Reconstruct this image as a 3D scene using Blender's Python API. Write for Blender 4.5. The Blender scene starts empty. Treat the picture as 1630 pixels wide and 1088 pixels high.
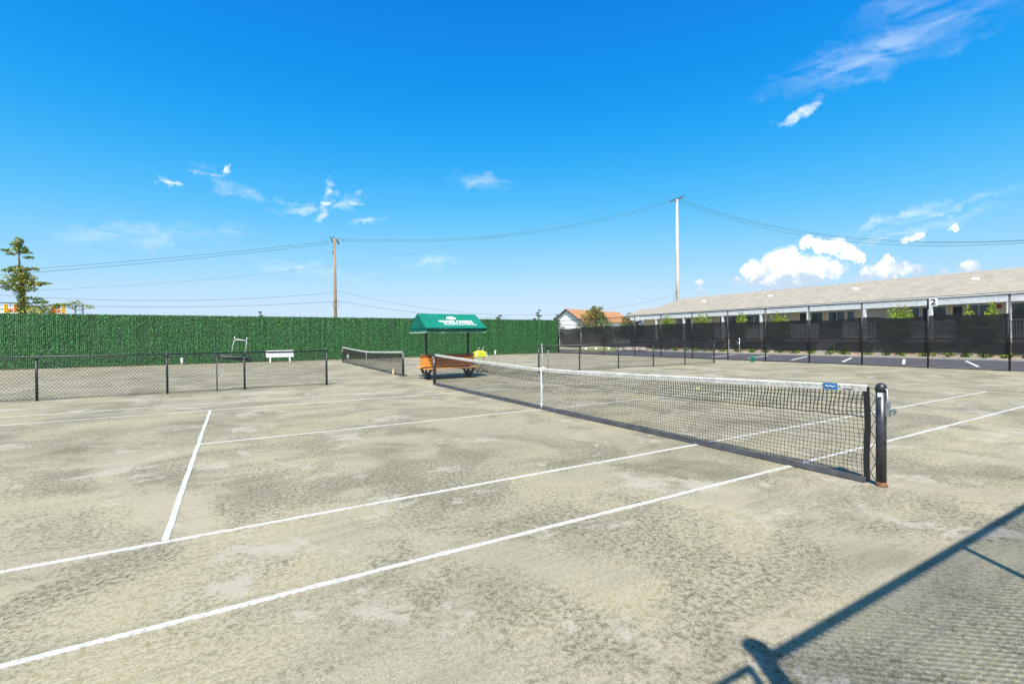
import bpy, math, random
from mathutils import Vector, Matrix, Euler
R = math.radians
rnd = random.Random(7)
scene = bpy.context.scene
col = scene.collection

# ------------------------------------------------------------------ camera
YAW, PITCH, ROLL = 0.5291, -0.0096, -0.0095
cam_d = bpy.data.cameras.new('camera'); cam = bpy.data.objects.new('camera', cam_d); col.objects.link(cam)
cam_d.sensor_width = 36; cam_d.sensor_fit = 'HORIZONTAL'; cam_d.lens = 36 * 757.04 / 1630
cam_d.clip_start = 0.05; cam_d.clip_end = 6000
fw = Vector((math.sin(YAW) * math.cos(PITCH), math.cos(YAW) * math.cos(PITCH), math.sin(PITCH)))
ri = Vector((math.cos(YAW), -math.sin(YAW), 0)); up = ri.cross(fw)
r2 = ri * math.cos(ROLL) + up * math.sin(ROLL); u2 = -ri * math.sin(ROLL) + up * math.cos(ROLL)
m = Matrix((r2, u2, -fw)).transposed().to_4x4(); m.translation = Vector((-5.9038, -8.7905, 1.6081))
cam.matrix_world = m
scene.camera = cam

# ------------------------------------------------------------------ light, sky, exposure
SUN_EL = R(57); SH = Vector((0.55, 0.835)).normalized()          # horizontal direction in which shadows fall
to_sun = Vector((-SH.x * math.cos(SUN_EL), -SH.y * math.cos(SUN_EL), math.sin(SUN_EL)))
sun_d = bpy.data.lights.new('sun', 'SUN'); sun = bpy.data.objects.new('sun', sun_d); col.objects.link(sun)
sun_d.energy = 4.5; sun_d.angle = R(0.53); sun_d.color = (1.0, 0.955, 0.88)
sun.rotation_euler = to_sun.to_track_quat('Z', 'Y').to_euler()
sun.location = to_sun * 60
scene.view_settings.view_transform = 'Standard'; scene.view_settings.look = 'None'
scene.view_settings.exposure = 1.0; scene.view_settings.gamma = 1; scene.view_settings.use_curve_mapping = False
SKY_STRENGTH = 0.085

world = bpy.data.worlds.new('World'); scene.world = world; world.use_nodes = True
def build_world():
    nt = world.node_tree; N = nt.nodes; L = nt.links; N.clear()
    out = N.new('ShaderNodeOutputWorld'); bg = N.new('ShaderNodeBackground'); bg.inputs[1].default_value = SKY_STRENGTH
    sky = N.new('ShaderNodeTexSky'); sky.sky_type = 'NISHITA'; sky.sun_disc = False
    sky.sun_elevation = SUN_EL; sky.sun_rotation = math.atan2(to_sun.x, to_sun.y)
    sky.altitude = 0; sky.air_density = 1.0; sky.dust_density = 0.7; sky.ozone_density = 3.0
    sc0 = N.new('ShaderNodeVectorMath'); sc0.operation = 'SCALE'; sc0.inputs[3].default_value = .1; L.new(sky.outputs[0], sc0.inputs[0])
    cv = N.new('ShaderNodeRGBCurve'); L.new(sc0.outputs[0], cv.inputs['Color'])             # the picture's deep, saturated colour response
    for k, pts in enumerate((((.087, .004), (.12, .009), (.17, .045), (.28, .18), (.485, .36), (.8, .42), (1, .43)), ((.15, .138), (.17, .166), (.283, .295), (.44, .41), (.66, .49), (.8, .52), (1, .53)), ((.285, .47), (.32, .51), (.48, .575), (.65, .59), (.75, .59), (1, .60)))):
        c_ = cv.mapping.curves[k]; c_.points[0].location = (0, 0); c_.points[1].location = pts[-1]
        for p_ in pts[:-1]: c_.points.new(*p_)
    cv.mapping.update()
    hs = N.new('ShaderNodeVectorMath'); hs.operation = 'SCALE'; hs.inputs[3].default_value = 10; L.new(cv.outputs[0], hs.inputs[0])
    def mth(op, a, b=None, c=None, clamp=False):
        n = N.new('ShaderNodeMath'); n.operation = op; n.use_clamp = clamp
        for i, v in enumerate((a, b, c)):
            if v is None: continue
            if isinstance(v, (int, float)): n.inputs[i].default_value = v
            else: L.new(v, n.inputs[i])
        return n.outputs[0]
    tc = N.new('ShaderNodeTexCoord'); sep = N.new('ShaderNodeSeparateXYZ'); L.new(tc.outputs['Generated'], sep.inputs[0])
    az = mth('MULTIPLY', mth('ARCTAN2', sep.outputs[0], sep.outputs[1]), 57.2958)
    el = mth('MULTIPLY', mth('ARCSINE', sep.outputs[2]), 57.2958)
    cmb = N.new('ShaderNodeCombineXYZ'); L.new(az, cmb.inputs[0]); L.new(el, cmb.inputs[1])
    ang = cmb.outputs[0]
    def noise(vec, scale, detail=6, rough=.55, dist=0.0, sx=1, sy=1, rot=0):
        mp = N.new('ShaderNodeMapping'); mp.inputs['Scale'].default_value = (sx, sy, 1); mp.inputs['Rotation'].default_value = (0, 0, rot)
        L.new(vec, mp.inputs[0])
        n = N.new('ShaderNodeTexNoise'); n.noise_dimensions = '2D'; n.inputs['Scale'].default_value = scale
        n.inputs['Detail'].default_value = detail; n.inputs['Roughness'].default_value = rough; n.inputs['Distortion'].default_value = dist
        L.new(mp.outputs[0], n.inputs['Vector']); return n.outputs[0]
    def smooth(x, lo, hi):
        n = N.new('ShaderNodeMapRange'); n.interpolation_type = 'SMOOTHSTEP'
        n.inputs[1].default_value = lo; n.inputs[2].default_value = hi; L.new(x, n.inputs[0]); return n.outputs[0]
    # thin high cloud: soft ellipses (azimuth, elevation, tilt, half length, half width, strength)
    wisps = [(-1.2, 17.05, 24, 2.0, .42, 1.1), (-5.0, 15.1, 5, .9, .38, .7), (5.7, 14.3, 4, 2.4, .7, .7), (9.1, 15.0, 70, 2.6, 1.0, .8), (11.9, 15.4, 32, 2.4, .8, .75),
             (14.6, 13.6, 15, 2.6, .5, .6), (26.7, 18.1, -6, 4.5, 1.2, .32), (20.3, 8.9, 0, 4.0, .9, .35), (61.0, 21.6, 14, 3.0, .62, .75),
             (68.5, 25.0, 4, 11.0, 2.3, .27), (73, 28.5, 10, 8, 2.5, .22), (70.5, 10.7, 9, 8.5, .75, .5), (71, 9.3, 10, 7.0, .55, .4), (-6, 10.2, 8, 9, 1.3, .34), (6, 7.6, -3, 8, .7, .3), (1, 15.2, -28, 5, .9, .22)]
    st = noise(ang, .5, 7, .58, .5, .42, 1.7, R(-14))
    wx = noise(ang, .22, 5, .6, 0, 1, 1.6); wy = noise(ang, .31, 5, .6, 0, 1.3, 1)
    cwb = N.new('ShaderNodeCombineXYZ'); L.new(mth('MULTIPLY_ADD', wx, 7.0, -3.5), cwb.inputs[0]); L.new(mth('MULTIPLY_ADD', wy, 3.0, -1.5), cwb.inputs[1])
    wang = N.new('ShaderNodeVectorMath'); wang.operation = 'ADD'; L.new(ang, wang.inputs[0]); L.new(cwb.outputs[0], wang.inputs[1])
    acc = None
    for (a, e, t, la, lb, s) in wisps:
        mp = N.new('ShaderNodeMapping'); mp.vector_type = 'TEXTURE'
        mp.inputs['Location'].default_value = (a, e, 0); mp.inputs['Rotation'].default_value = (0, 0, R(t)); mp.inputs['Scale'].default_value = (la, lb, 1)
        L.new(wang.outputs[0], mp.inputs[0])
        ln = N.new('ShaderNodeVectorMath'); ln.operation = 'LENGTH'; L.new(mp.outputs[0], ln.inputs[0])
        k = mth('MULTIPLY', mth('SUBTRACT', 1.0, ln.outputs['Value'], clamp=True), s)
        acc = k if acc is None else mth('MAXIMUM', acc, k)
    ci = mth('MULTIPLY', acc, smooth(st, .27, .76)); ci = mth('MULTIPLY', ci, 1.7, clamp=True)
    # heaped cloud low over the building: (azimuth, elevation, radius)
    blobs = [(58.3, 6.4, 1.5), (57.2, 7.0, 1.2), (59.6, 7.4, 1.7), (60.6, 7.9, 1.4), (61.6, 6.7, 1.6), (63.0, 6.6, 1.5), (64.3, 6.3, 1.2), (60.0, 6.0, 1.6), (62.2, 5.8, 1.4), (57.0, 5.8, .9), (59.0, 5.2, 1.0), (61.6, 5.2, 1.0),
             (62.2, 9.4, .8), (63.2, 8.9, .95), (64.5, 8.6, 1.0), (65.6, 8.0, .95), (66.4, 7.5, .8),
             (67.2, 5.9, .8), (68.4, 6.2, .9), (69.6, 6.0, .8), (70.6, 5.8, .6), (68.6, 7.0, .6), (67.0, 5.1, .9), (69.0, 5.0, .9), (70.9, 8.8, .45), (70.2, 8.6, .35), (73.4, 9.2, .4), (74.2, 5.6, .8), (52.0, 4.9, .55), (51.9, 5.9, .45), (55.6, 5.9, .5), (72.5, 5.3, .5)]
    nz = noise(ang, .8, 8, .58, .3); nz2 = noise(ang, 2.6, 6, .6, .2)
    wob = N.new('ShaderNodeVectorMath'); wob.operation = 'ADD'
    cw = N.new('ShaderNodeCombineXYZ'); L.new(mth('MULTIPLY_ADD', nz, 1.6, -.8), cw.inputs[0]); L.new(mth('MULTIPLY_ADD', nz2, .9, -.45), cw.inputs[1])
    L.new(ang, wob.inputs[0]); L.new(cw.outputs[0], wob.inputs[1])
    def heap(vec):
        d = None
        for (a, e, r) in blobs:
            n = N.new('ShaderNodeVectorMath'); n.operation = 'DISTANCE'; L.new(vec, n.inputs[0]); n.inputs[1].default_value = (a, e, 0)
            k = mth('MULTIPLY_ADD', n.outputs['Value'], -1.0 / r, 1.0)
            d = k if d is None else mth('MAXIMUM', d, k)
        return d
    d0 = heap(wob.outputs[0])
    dens = mth('ADD', d0, mth('MULTIPLY_ADD', nz2, .9, -.45))
    ca = smooth(dens, -.06, .40)
    lit = smooth(mth('ADD', mth('MULTIPLY_ADD', nz, 1.5, -.75), mth('MULTIPLY_ADD', el, .32, -2.02)), -.35, .28)     # flat grey bases, bright tops
    ccol = N.new('ShaderNodeMix'); ccol.data_type = 'RGBA'; L.new(lit, ccol.inputs[0])
    w = 1.0 / SKY_STRENGTH
    ccol.inputs[6].default_value = (.30 * w, .375 * w, .46 * w, 1); ccol.inputs[7].default_value = (.60 * w, .605 * w, .61 * w, 1)
    m1 = N.new('ShaderNodeMix'); m1.data_type = 'RGBA'; L.new(ci, m1.inputs[0]); L.new(hs.outputs[0], m1.inputs[6]); m1.inputs[7].default_value = (.49 * w, .54 * w, .58 * w, 1)
    m2 = N.new('ShaderNodeMix'); m2.data_type = 'RGBA'; L.new(ca, m2.inputs[0]); L.new(m1.outputs[2], m2.inputs[6]); L.new(ccol.outputs[2], m2.inputs[7])
    L.new(m2.outputs[2], bg.inputs[0]); L.new(bg.outputs[0], out.inputs[0])
build_world()
world.cycles.sampling_method = 'MANUAL'; world.cycles.sample_map_resolution = 256

# ------------------------------------------------------------------ helpers
class MB:
    def __init__(s): s.v = []; s.f = []
    def add(s, vs, fs):
        o = len(s.v); s.v += [tuple(v) for v in vs]; s.f += [tuple(i + o for i in f) for f in fs]
    def box(s, a, b):
        x0, y0, z0 = a; x1, y1, z1 = b
        s.add([(x0, y0, z0), (x1, y0, z0), (x1, y1, z0), (x0, y1, z0), (x0, y0, z1), (x1, y0, z1), (x1, y1, z1), (x0, y1, z1)],
              [(0, 3, 2, 1), (4, 5, 6, 7), (0, 1, 5, 4), (1, 2, 6, 5), (2, 3, 7, 6), (3, 0, 4, 7)])
    def bar(s, p, q, w, h, upv=(0, 0, 1)):                       # rectangular bar from p to q
        p = Vector(p); q = Vector(q); d = (q - p).normalized(); u = Vector(upv)
        if abs(d.dot(u)) > .98: u = Vector((0, 1, 0))
        a = d.cross(u).normalized() * w / 2; b = a.cross(d).normalized() * h / 2
        s.add([p - a - b, p + a - b, p + a + b, p - a + b, q - a - b, q + a - b, q + a + b, q - a + b],
              [(0, 1, 2, 3), (7, 6, 5, 4), (0, 4, 5, 1), (1, 5, 6, 2), (2, 6, 7, 3), (3, 7, 4, 0)])
    def tube(s, pts, r, n=8, cap=True):
        pts = [Vector(p) for p in pts]; rs = r if isinstance(r, (list, tuple)) else [r] * len(pts)
        o = len(s.v); prev = None
        for i, p in enumerate(pts):
            d = (pts[min(i + 1, len(pts) - 1)] - pts[max(i - 1, 0)]).normalized()
            a = d.orthogonal().normalized() if prev is None else (prev - d * prev.dot(d)).normalized()
            prev = a; b = d.cross(a)
            for k in range(n):
                t = 2 * math.pi * k / n; s.v.append(tuple(p + (a * math.cos(t) + b * math.sin(t)) * rs[i]))
        for i in range(len(pts) - 1):
            for k in range(n):
                k2 = (k + 1) % n; s.f.append((o + i * n + k, o + i * n + k2, o + (i + 1) * n + k2, o + (i + 1) * n + k))
        if cap:
            s.f.append(tuple(o + k for k in reversed(range(n)))); s.f.append(tuple(o + (len(pts) - 1) * n + k for k in range(n)))
    def wire(s, p, q, r):                                        # three-sided strand without caps
        p = Vector(p); q = Vector(q); d = (q - p).normalized(); a = d.orthogonal().normalized(); b = d.cross(a)
        o = len(s.v)
        for c in (p, q):
            for k in range(3):
                t = 2.0944 * k; s.v.append(tuple(c + (a * math.cos(t) + b * math.sin(t)) * r))
        s.f += [(o, o + 1, o + 4, o + 3), (o + 1, o + 2, o + 5, o + 4), (o + 2, o, o + 3, o + 5)]
    def lathe(s, prof, n=16, c=(0, 0, 0)):
        o = len(s.v)
        for (r, z) in prof:
            for k in range(n):
                t = 2 * math.pi * k / n; s.v.append((c[0] + r * math.cos(t), c[1] + r * math.sin(t), c[2] + z))
        for i in range(len(prof) - 1):
            for k in range(n):
                k2 = (k + 1) % n; s.f.append((o + i * n + k, o + i * n + k2, o + (i + 1) * n + k2, o + (i + 1) * n + k))
        s.f.append(tuple(o + k for k in reversed(range(n)))); s.f.append(tuple(o + (len(prof) - 1) * n + k for k in range(n)))
    def prism(s, poly, off):                                     # extrude a 3-D polygon by a vector
        n = len(poly); off = Vector(off); a = [Vector(p) for p in poly]
        s.add(a + [p + off for p in a], [tuple(reversed(range(n))), tuple(range(n, 2 * n))] + [(i, (i + 1) % n, n + (i + 1) % n, n + i) for i in range(n)])
    def leaf(s, c, size, rg, flat=0.0):
        e = Euler((rg.uniform(-1.5, 1.5) * (1 - flat), rg.uniform(-1.5, 1.5) * (1 - flat), rg.uniform(0, 6.28))).to_matrix()
        a = e @ Vector((size, 0, 0)); b = e @ Vector((0, size * .45, 0)); c = Vector(c)
        s.add([c - a, c + b, c + a, c - b], [(0, 1, 2, 3)])
    def mesh(s, name, smooth=False):
        me = bpy.data.meshes.new(name); me.from_pydata(s.v, [], s.f); me.update()
        if smooth: me.polygons.foreach_set('use_smooth', [True] * len(me.polygons))
        return me
    def build(s, name, mat, parent=None, smooth=False, bevel=0):
        return obj(name, s.mesh(name, smooth), mat, parent, bevel)
def obj(name, me, mat, parent=None, bevel=0):
    o = bpy.data.objects.new(name, me); col.objects.link(o)
    if mat is not None and not me.materials: me.materials.append(mat)
    if parent is not None: o.parent = parent
    if bevel:
        b = o.modifiers.new('bevel', 'BEVEL'); b.width = bevel; b.segments = 2; b.limit_method = 'ANGLE'
    return o
def tag(o, label=None, cat=None, group=None, kind=None):
    if label: o['label'] = label
    if cat: o['category'] = cat
    if group: o['group'] = group
    if kind: o['kind'] = kind
    return o
def thing(name, label, cat, loc=(0, 0, 0), group=None, rz=0):
    o = bpy.data.objects.new(name, None); col.objects.link(o); o.location = loc; o.rotation_euler = (0, 0, rz); o.empty_display_size = .2
    return tag(o, label, cat, group)
def copy_tree(o, parent=None):
    c = o.copy(); col.objects.link(c); c.parent = parent
    for ch in o.children: copy_tree(ch, c)
    return c
def text_mesh(body, size, extrude=.002, align='CENTER', shear=0.0, sx=1.0):
    cu = bpy.data.curves.new('lettering', 'FONT'); cu.body = body; cu.size = size; cu.extrude = extrude; cu.align_x = align; cu.align_y = 'CENTER'; cu.shear = shear; cu.offset = size * .022
    t = bpy.data.objects.new('lettering', cu); col.objects.link(t); bpy.context.view_layer.update()
    me = bpy.data.meshes.new_from_object(t.evaluated_get(bpy.context.evaluated_depsgraph_get()))
    bpy.data.objects.remove(t); bpy.data.curves.remove(cu)
    if sx != 1.0: me.transform(Matrix.Diagonal((sx, 1, 1, 1)))
    return me

# ------------------------------------------------------------------ materials
def new_mat(name):
    mt = bpy.data.materials.new(name); mt.use_nodes = True; nt = mt.node_tree
    return mt, nt, nt.nodes['Principled BSDF'], nt.nodes['Material Output']
def nd(nt, t, **kw):
    n = nt.nodes.new(t)
    for k, v in kw.items(): setattr(n, k, v)
    return n
def setin(n, **kw):
    for k, v in kw.items(): n.inputs[k.replace('_', ' ')].default_value = v
def coords(nt, scale=(1, 1, 1)):
    tc = nd(nt, 'ShaderNodeTexCoord'); mp = nd(nt, 'ShaderNodeMapping'); mp.inputs['Scale'].default_value = scale
    nt.links.new(tc.outputs['Object'], mp.inputs[0]); return mp.outputs[0]
def nse(nt, vec, scale, detail=5, rough=.55, dist=0):
    n = nd(nt, 'ShaderNodeTexNoise'); setin(n, Scale=scale, Detail=detail, Roughness=rough, Distortion=dist); nt.links.new(vec, n.inputs['Vector']); return n.outputs[0]
def ramp(nt, x, lo, hi):
    n = nd(nt, 'ShaderNodeMapRange', interpolation_type='SMOOTHSTEP'); n.inputs[1].default_value = lo; n.inputs[2].default_value = hi; nt.links.new(x, n.inputs[0]); return n.outputs[0]
def mixc(nt, f, a, b):
    n = nd(nt, 'ShaderNodeMix', data_type='RGBA')
    if isinstance(f, (int, float)): n.inputs[0].default_value = f
    else: nt.links.new(f, n.inputs[0])
    for i, c in ((6, a), (7, b)):
        if isinstance(c, tuple): n.inputs[i].default_value = (*c, 1)
        else: nt.links.new(c, n.inputs[i])
    return n.outputs[2]
def mul(nt, a, b, op='MULTIPLY'):
    n = nd(nt, 'ShaderNodeMath', operation=op)
    for i, v in enumerate((a, b)):
        if isinstance(v, (int, float)): n.inputs[i].default_value = v
        else: nt.links.new(v, n.inputs[i])
    return n.outputs[0]
def bump(nt, bsdf, h, strength, dist=.01):
    b = nd(nt, 'ShaderNodeBump'); b.inputs['Strength'].default_value = strength; b.inputs['Distance'].default_value = dist
    nt.links.new(h, b.inputs['Height']); nt.links.new(b.outputs[0], bsdf.inputs['Normal'])
def mat(name, c, rough=.6, c2=None, scale=6, metal=0, bmp=0, vscale=(1, 1, 1), lo=.35, hi=.65, island=0, spec=.5, detail=5):
    mt, nt, b, o = new_mat(name); setin(b, Roughness=rough, Metallic=metal); b.inputs['Specular IOR Level'].default_value = spec
    v = coords(nt, vscale); n = nse(nt, v, scale, detail); c2 = c2 or tuple(x * .82 for x in c)
    colr = mixc(nt, ramp(nt, n, lo, hi), c, c2)
    if island:
        g = nd(nt, 'ShaderNodeNewGeometry'); hsv = nd(nt, 'ShaderNodeHueSaturation')
        nt.links.new(mul(nt, mul(nt, g.outputs['Random Per Island'], 2 * island), 1 - island, 'ADD'), hsv.inputs['Value']); nt.links.new(colr, hsv.inputs['Color']); colr = hsv.outputs[0]
    nt.links.new(colr, b.inputs['Base Color'])
    if bmp: bump(nt, b, n, bmp)
    return mt
def leaf_mat(name, c, c2, scale=1.2, island=.35):
    mt = mat(name, c, .55, c2, scale, island=island, lo=.38, hi=.62, spec=.3)
    nt = mt.node_tree; b = nt.nodes['Principled BSDF']; out = nt.nodes['Material Output']
    tr = nd(nt, 'ShaderNodeBsdfTranslucent'); src = b.inputs['Base Color'].links[0].from_socket; nt.links.new(src, tr.inputs[0])
    mx = nd(nt, 'ShaderNodeMixShader'); mx.inputs[0].default_value = .3; nt.links.new(b.outputs[0], mx.inputs[1]); nt.links.new(tr.outputs[0], mx.inputs[2]); nt.links.new(mx.outputs[0], out.inputs[0])
    return mt
def clay_mat():
    mt, nt, b, o = new_mat('green_clay'); setin(b, Roughness=.95); b.inputs['Specular IOR Level'].default_value = .15
    v = coords(nt)
    big = nse(nt, v, .22, 4, .6, .6); mid = nse(nt, v, .75, 6, .62, .8); vp = nd(nt, 'ShaderNodeMapping'); vp.inputs['Location'].default_value = (3.7, 9.2, 0); nt.links.new(v, vp.inputs[0]); pat = nse(nt, vp.outputs[0], .8, 9, .74, .35); grit = nse(nt, v, 24, 9, .86); fine = nse(nt, v, 60, 8, .85); g2 = nse(nt, v, 85, 6, .8); moss = nse(nt, v, .42, 5, .6, .4)
    vb = coords(nt, (.16, 1, 1)); streak = nse(nt, vb, 1.5, 6, .65, .3)
    c = mixc(nt, ramp(nt, big, .36, .64), (0.270, 0.239, 0.166), (0.220, 0.199, 0.139))
    c = mixc(nt, mul(nt, ramp(nt, moss, .44, .58), .9), c, (0.255, 0.221, 0.120))                     # yellow-olive algae
    c = mixc(nt, mul(nt, ramp(nt, mid, .47, .62), .8), c, (0.143, 0.130, 0.089))                      # damp grey-green
    c = mixc(nt, mul(nt, ramp(nt, streak, .52, .68), .6), c, (0.127, 0.116, 0.079))                    # brushed streaks
    pt2 = mul(nt, ramp(nt, grit, .56, .47), .5)
    c = mixc(nt, mul(nt, pt2, ramp(nt, moss, .3, .6)), c, (0.389, 0.356, 0.281))
    gm = mul(nt, ramp(nt, grit, .485, .55), ramp(nt, mid, .37, .62))
    c = mixc(nt, mul(nt, gm, .95), c, (0.085, 0.075, 0.043))                                          # dark granules lying open
    c = mixc(nt, mul(nt, ramp(nt, pat, .555, .60), .80), c, (0.337, 0.308, 0.251))                    # loose pale powder
    c = mixc(nt, mul(nt, ramp(nt, fine, .50, .62), .45), c, (0.102, 0.091, 0.059))
    c = mixc(nt, mul(nt, ramp(nt, fine, .50, .38), .30), c, (0.382, 0.343, 0.256))
    c = mixc(nt, mul(nt, mul(nt, ramp(nt, g2, .50, .60), ramp(nt, big, .30, .55)), .7), c, (0.093, 0.083, 0.050))
    br = nse(nt, coords(nt, (.035, 1, 1)), 13, 6, .7); brm = mul(nt, ramp(nt, br, .52, .64), ramp(nt, big, .62, .42))
    c = mixc(nt, mul(nt, brm, .45), c, (0.168, 0.156, 0.116))                                          # fine lines left by the drag brush
    nt.links.new(c, b.inputs['Base Color'])
    bump(nt, b, mul(nt, mul(nt, grit, .6), fine, 'ADD'), .35, .006)
    return mt
def line_mat():
    mt, nt, b, o = new_mat('line_tape'); setin(b, Roughness=.7)
    v = coords(nt); n = nse(nt, v, 30, 5, .7); n2 = nse(nt, v, 1.1, 4)
    c = mixc(nt, mul(nt, ramp(nt, n, .50, .60), .75), (.46, .455, .435), (.24, .225, .175)); c = mixc(nt, mul(nt, ramp(nt, n2, .48, .68), .55), c, (.30, .28, .215))
    nt.links.new(c, b.inputs['Base Color']); return mt
def baseline_mat():
    return mat('dusty_line_tape', (.40, .38, .30), .8, (.28, .26, .20), 2.5)
def screen_mat():
    mt, nt, b, o = new_mat('black_windscreen'); setin(b, Roughness=.85)
    v = coords(nt, (1, .25, 3)); n = nse(nt, v, 2.2, 6, .65)
    nt.links.new(mixc(nt, ramp(nt, n, .3, .72), (.008, .009, .011), (.024, .025, .028)), b.inputs['Base Color'])
    tr = nd(nt, 'ShaderNodeBsdfTransparent'); mx = nd(nt, 'ShaderNodeMixShader')
    n2 = nse(nt, coords(nt, (1, .5, 1)), .8, 3)
    nt.links.new(mul(nt, mul(nt, ramp(nt, n2, .3, .7), .055), .04, 'ADD'), mx.inputs[0])
    nt.links.new(b.outputs[0], mx.inputs[1]); nt.links.new(tr.outputs[0], mx.inputs[2]); nt.links.new(mx.outputs[0], o.inputs[0]); return mt
def glass_mat(name, c):
    mt, nt, b, o = new_mat(name); setin(b, Roughness=.06); b.inputs['Base Color'].default_value = (*c, 1); b.inputs['Specular IOR Level'].default_value = .7
    n = nse(nt, coords(nt), 1.5, 3); bump(nt, b, n, .05); return mt
def wood_mat(name, c, c2):
    mt = mat(name, c, .5, c2, 3.0, vscale=(1, 14, 14), bmp=.12, lo=.3, hi=.7); return mt
def shingle_mat(name, c, c2, c3):
    mt, nt, b, o = new_mat(name); setin(b, Roughness=.9)
    v = coords(nt); br = nd(nt, 'ShaderNodeTexBrick'); setin(br, Scale=1.0); br.inputs['Brick Width'].default_value = .32; br.inputs['Row Height'].default_value = .16; br.inputs['Mortar Size'].default_value = .012
    br.inputs['Color1'].default_value = (*c, 1); br.inputs['Color2'].default_value = (*c2, 1); br.inputs['Mortar'].default_value = (*c3, 1)
    mp = nd(nt, 'ShaderNodeMapping'); mp.inputs['Rotation'].default_value = (0, 0, R(90)); nt.links.new(v, mp.inputs[0]); nt.links.new(mp.outputs[0], br.inputs['Vector'])
    n = nse(nt, v, 1.6, 6, .7); c_ = mixc(nt, mul(nt, ramp(nt, n, .35, .7), .5), br.outputs[0], c3); nt.links.new(c_, b.inputs['Base Color']); return mt

M = dict(
 clay=clay_mat(), line=line_mat(), bline=baseline_mat(),
 faint=mat('worn_line_tape', (.31, .29, .23), .85, (.26, .24, .185), 1.5),
 sand=mat('sandy_soil', (.36, .33, .24), .95, (.22, .24, .12), .3),
 asphalt=mat('asphalt', (.062, .056, .064), .9, (.045, .042, .048), 1.2, bmp=.2), paint=mat('road_paint', (.78, .78, .76), .7, (.6, .6, .57), 8),
 kerb=mat('kerb_concrete', (.50, .46, .38), .85, (.38, .35, .29), 4), mulch=mat('mulch', (.17, .11, .07), .95, (.34, .24, .17), 3, bmp=.4),
 grass=mat('verge_grass', (.20, .23, .04), .9, (.14, .17, .03), 2),
 black=mat('black_vinyl_pipe', (.012, .012, .016), .42, (.02, .02, .024), 9), wire=mat('black_vinyl_wire', (.016, .016, .018), .5), galv=mat('galvanised_pipe', (.42, .43, .44), .4, (.3, .31, .32), 12, metal=.7),
 screen=screen_mat(),
 slat=mat('green_needle_slats', (.060, .205, .056), .6, (.022, .090, .028), 1.0, vscale=(11, 1, .10), island=.6, spec=.25), slatback=mat('green_slat_core', (.024, .100, .028), .8, (.007, .036, .011), 1.6, vscale=(9, 1, .07), lo=.42, hi=.58),
 dry=leaf_mat('dry_weed', (.34, .29, .05), (.2, .22, .04)),
 net=mat('black_net_cord', (.012, .012, .013), .75), band=mat('charcoal_band', (.055, .058, .064), .8, (.035, .036, .04), 5), white=mat('white_canvas', (.82, .82, .80), .8, (.70, .69, .65), 14), tape=mat('net_tape_white', (.58, .57, .54), .8, (.44, .42, .37), 7),
 postpaint=mat('worn_black_paint', (.016, .018, .024), .35, (.035, .036, .04), 18), rust=mat('rusty_steel', (.20, .085, .035), .9, (.09, .045, .028), 25), steel=mat('dull_steel', (.34, .36, .36), .45, (.22, .24, .24), 12, metal=.6),
 blue=mat('blue_sticker', (.02, .16, .42), .4), sticker=mat('white_sticker', (.78, .78, .76), .5), ink=mat('dark_ink', (.02, .02, .025), .6),
 awning=mat('green_awning_canvas', (.002, .150, .104), .75, (.001, .125, .085), 1.5, spec=.2), cedar=wood_mat('orange_cedar', (.68, .30, .06), (.54, .22, .04)), cedard=wood_mat('dark_red_board', (.22, .07, .03), (.16, .05, .02)),
 ball=mat('yellow_felt', (.80, .82, .07), .95, (.70, .74, .05), 40), foam=mat('black_foam', (.05, .05, .052), .9, (.08, .08, .08), 30, bmp=.3), alu=mat('bright_aluminium', (.62, .63, .63), .35, (.5, .5, .5), 10, metal=.5),
 wpaint=mat('white_paint', (.80, .80, .79), .5, (.70, .70, .68), 6), pvc=mat('white_pvc', (.80, .80, .78), .4), teal=mat('teal_plastic', (.05, .42, .34), .5),
 racket=mat('ochre_racket', (.45, .30, .05), .4), wood_pole=mat('weathered_pole_wood', (.30, .20, .125), .9, (.21, .14, .09), 2.0, vscale=(6, 6, .4), bmp=.2), pale_pole=mat('bleached_pole_wood', (.62, .56, .49), .9, (.46, .38, .31), 1.0, vscale=(4, 4, .25)), rubber=mat('weathered_wire', (.06, .13, .13), .6), insul=mat('brown_insulator', (.06, .05, .05), .4),
 wall=mat('beige_siding', (.78, .68, .52), .8, (.70, .60, .45), 3), trim=mat('white_trim', (.80, .80, .78), .5), roof=shingle_mat('tan_shingle', (.35, .31, .245), (.27, .238, .185), (.16, .138, .105)), pane=glass_mat('dark_window_glass', (.018, .05, .06)), blind=mat('white_blind', (.68, .67, .62), .8), door=mat('dark_door', (.03, .035, .045), .5),
 deck=mat('deck_boards', (.46, .42, .37), .8, (.36, .32, .28), 5), hroof=shingle_mat('orange_shingle', (.40, .20, .085), (.34, .16, .065), (.24, .11, .045)), hwall=mat('white_clapboard', (.78, .78, .78), .7, (.68, .68, .69), 3), dtrim=mat('slate_trim', (.05, .06, .09), .6), red=mat('red_enamel', (.30, .03, .02), .5),
 bark=mat('grey_bark', (.11, .085, .065), .95, (.06, .045, .035), 6, bmp=.4), leafgold=leaf_mat('golden_green_leaves', (.30, .29, .028), (.10, .17, .02), 1.1), leafdark=leaf_mat('dark_needles', (.05, .10, .035), (.13, .14, .03), .9), leafjun=leaf_mat('juniper_leaves', (.12, .18, .025), (.22, .18, .04), .9), leaflime=leaf_mat('lime_shrub_leaves', (.30, .38, .025), (.17, .27, .02), 1.6), leaflow=leaf_mat('low_green_leaves', (.26, .34, .04), (.11, .19, .03), 2.5),
 stone=mat('pink_grey_stone', (.52, .44, .40), .9, (.42, .36, .33), 4, bmp=.3), sigy=mat('signal_yellow', (.80, .42, .01), .5), sigo=mat('signal_orange', (.80, .17, .015), .5),
)

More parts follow.
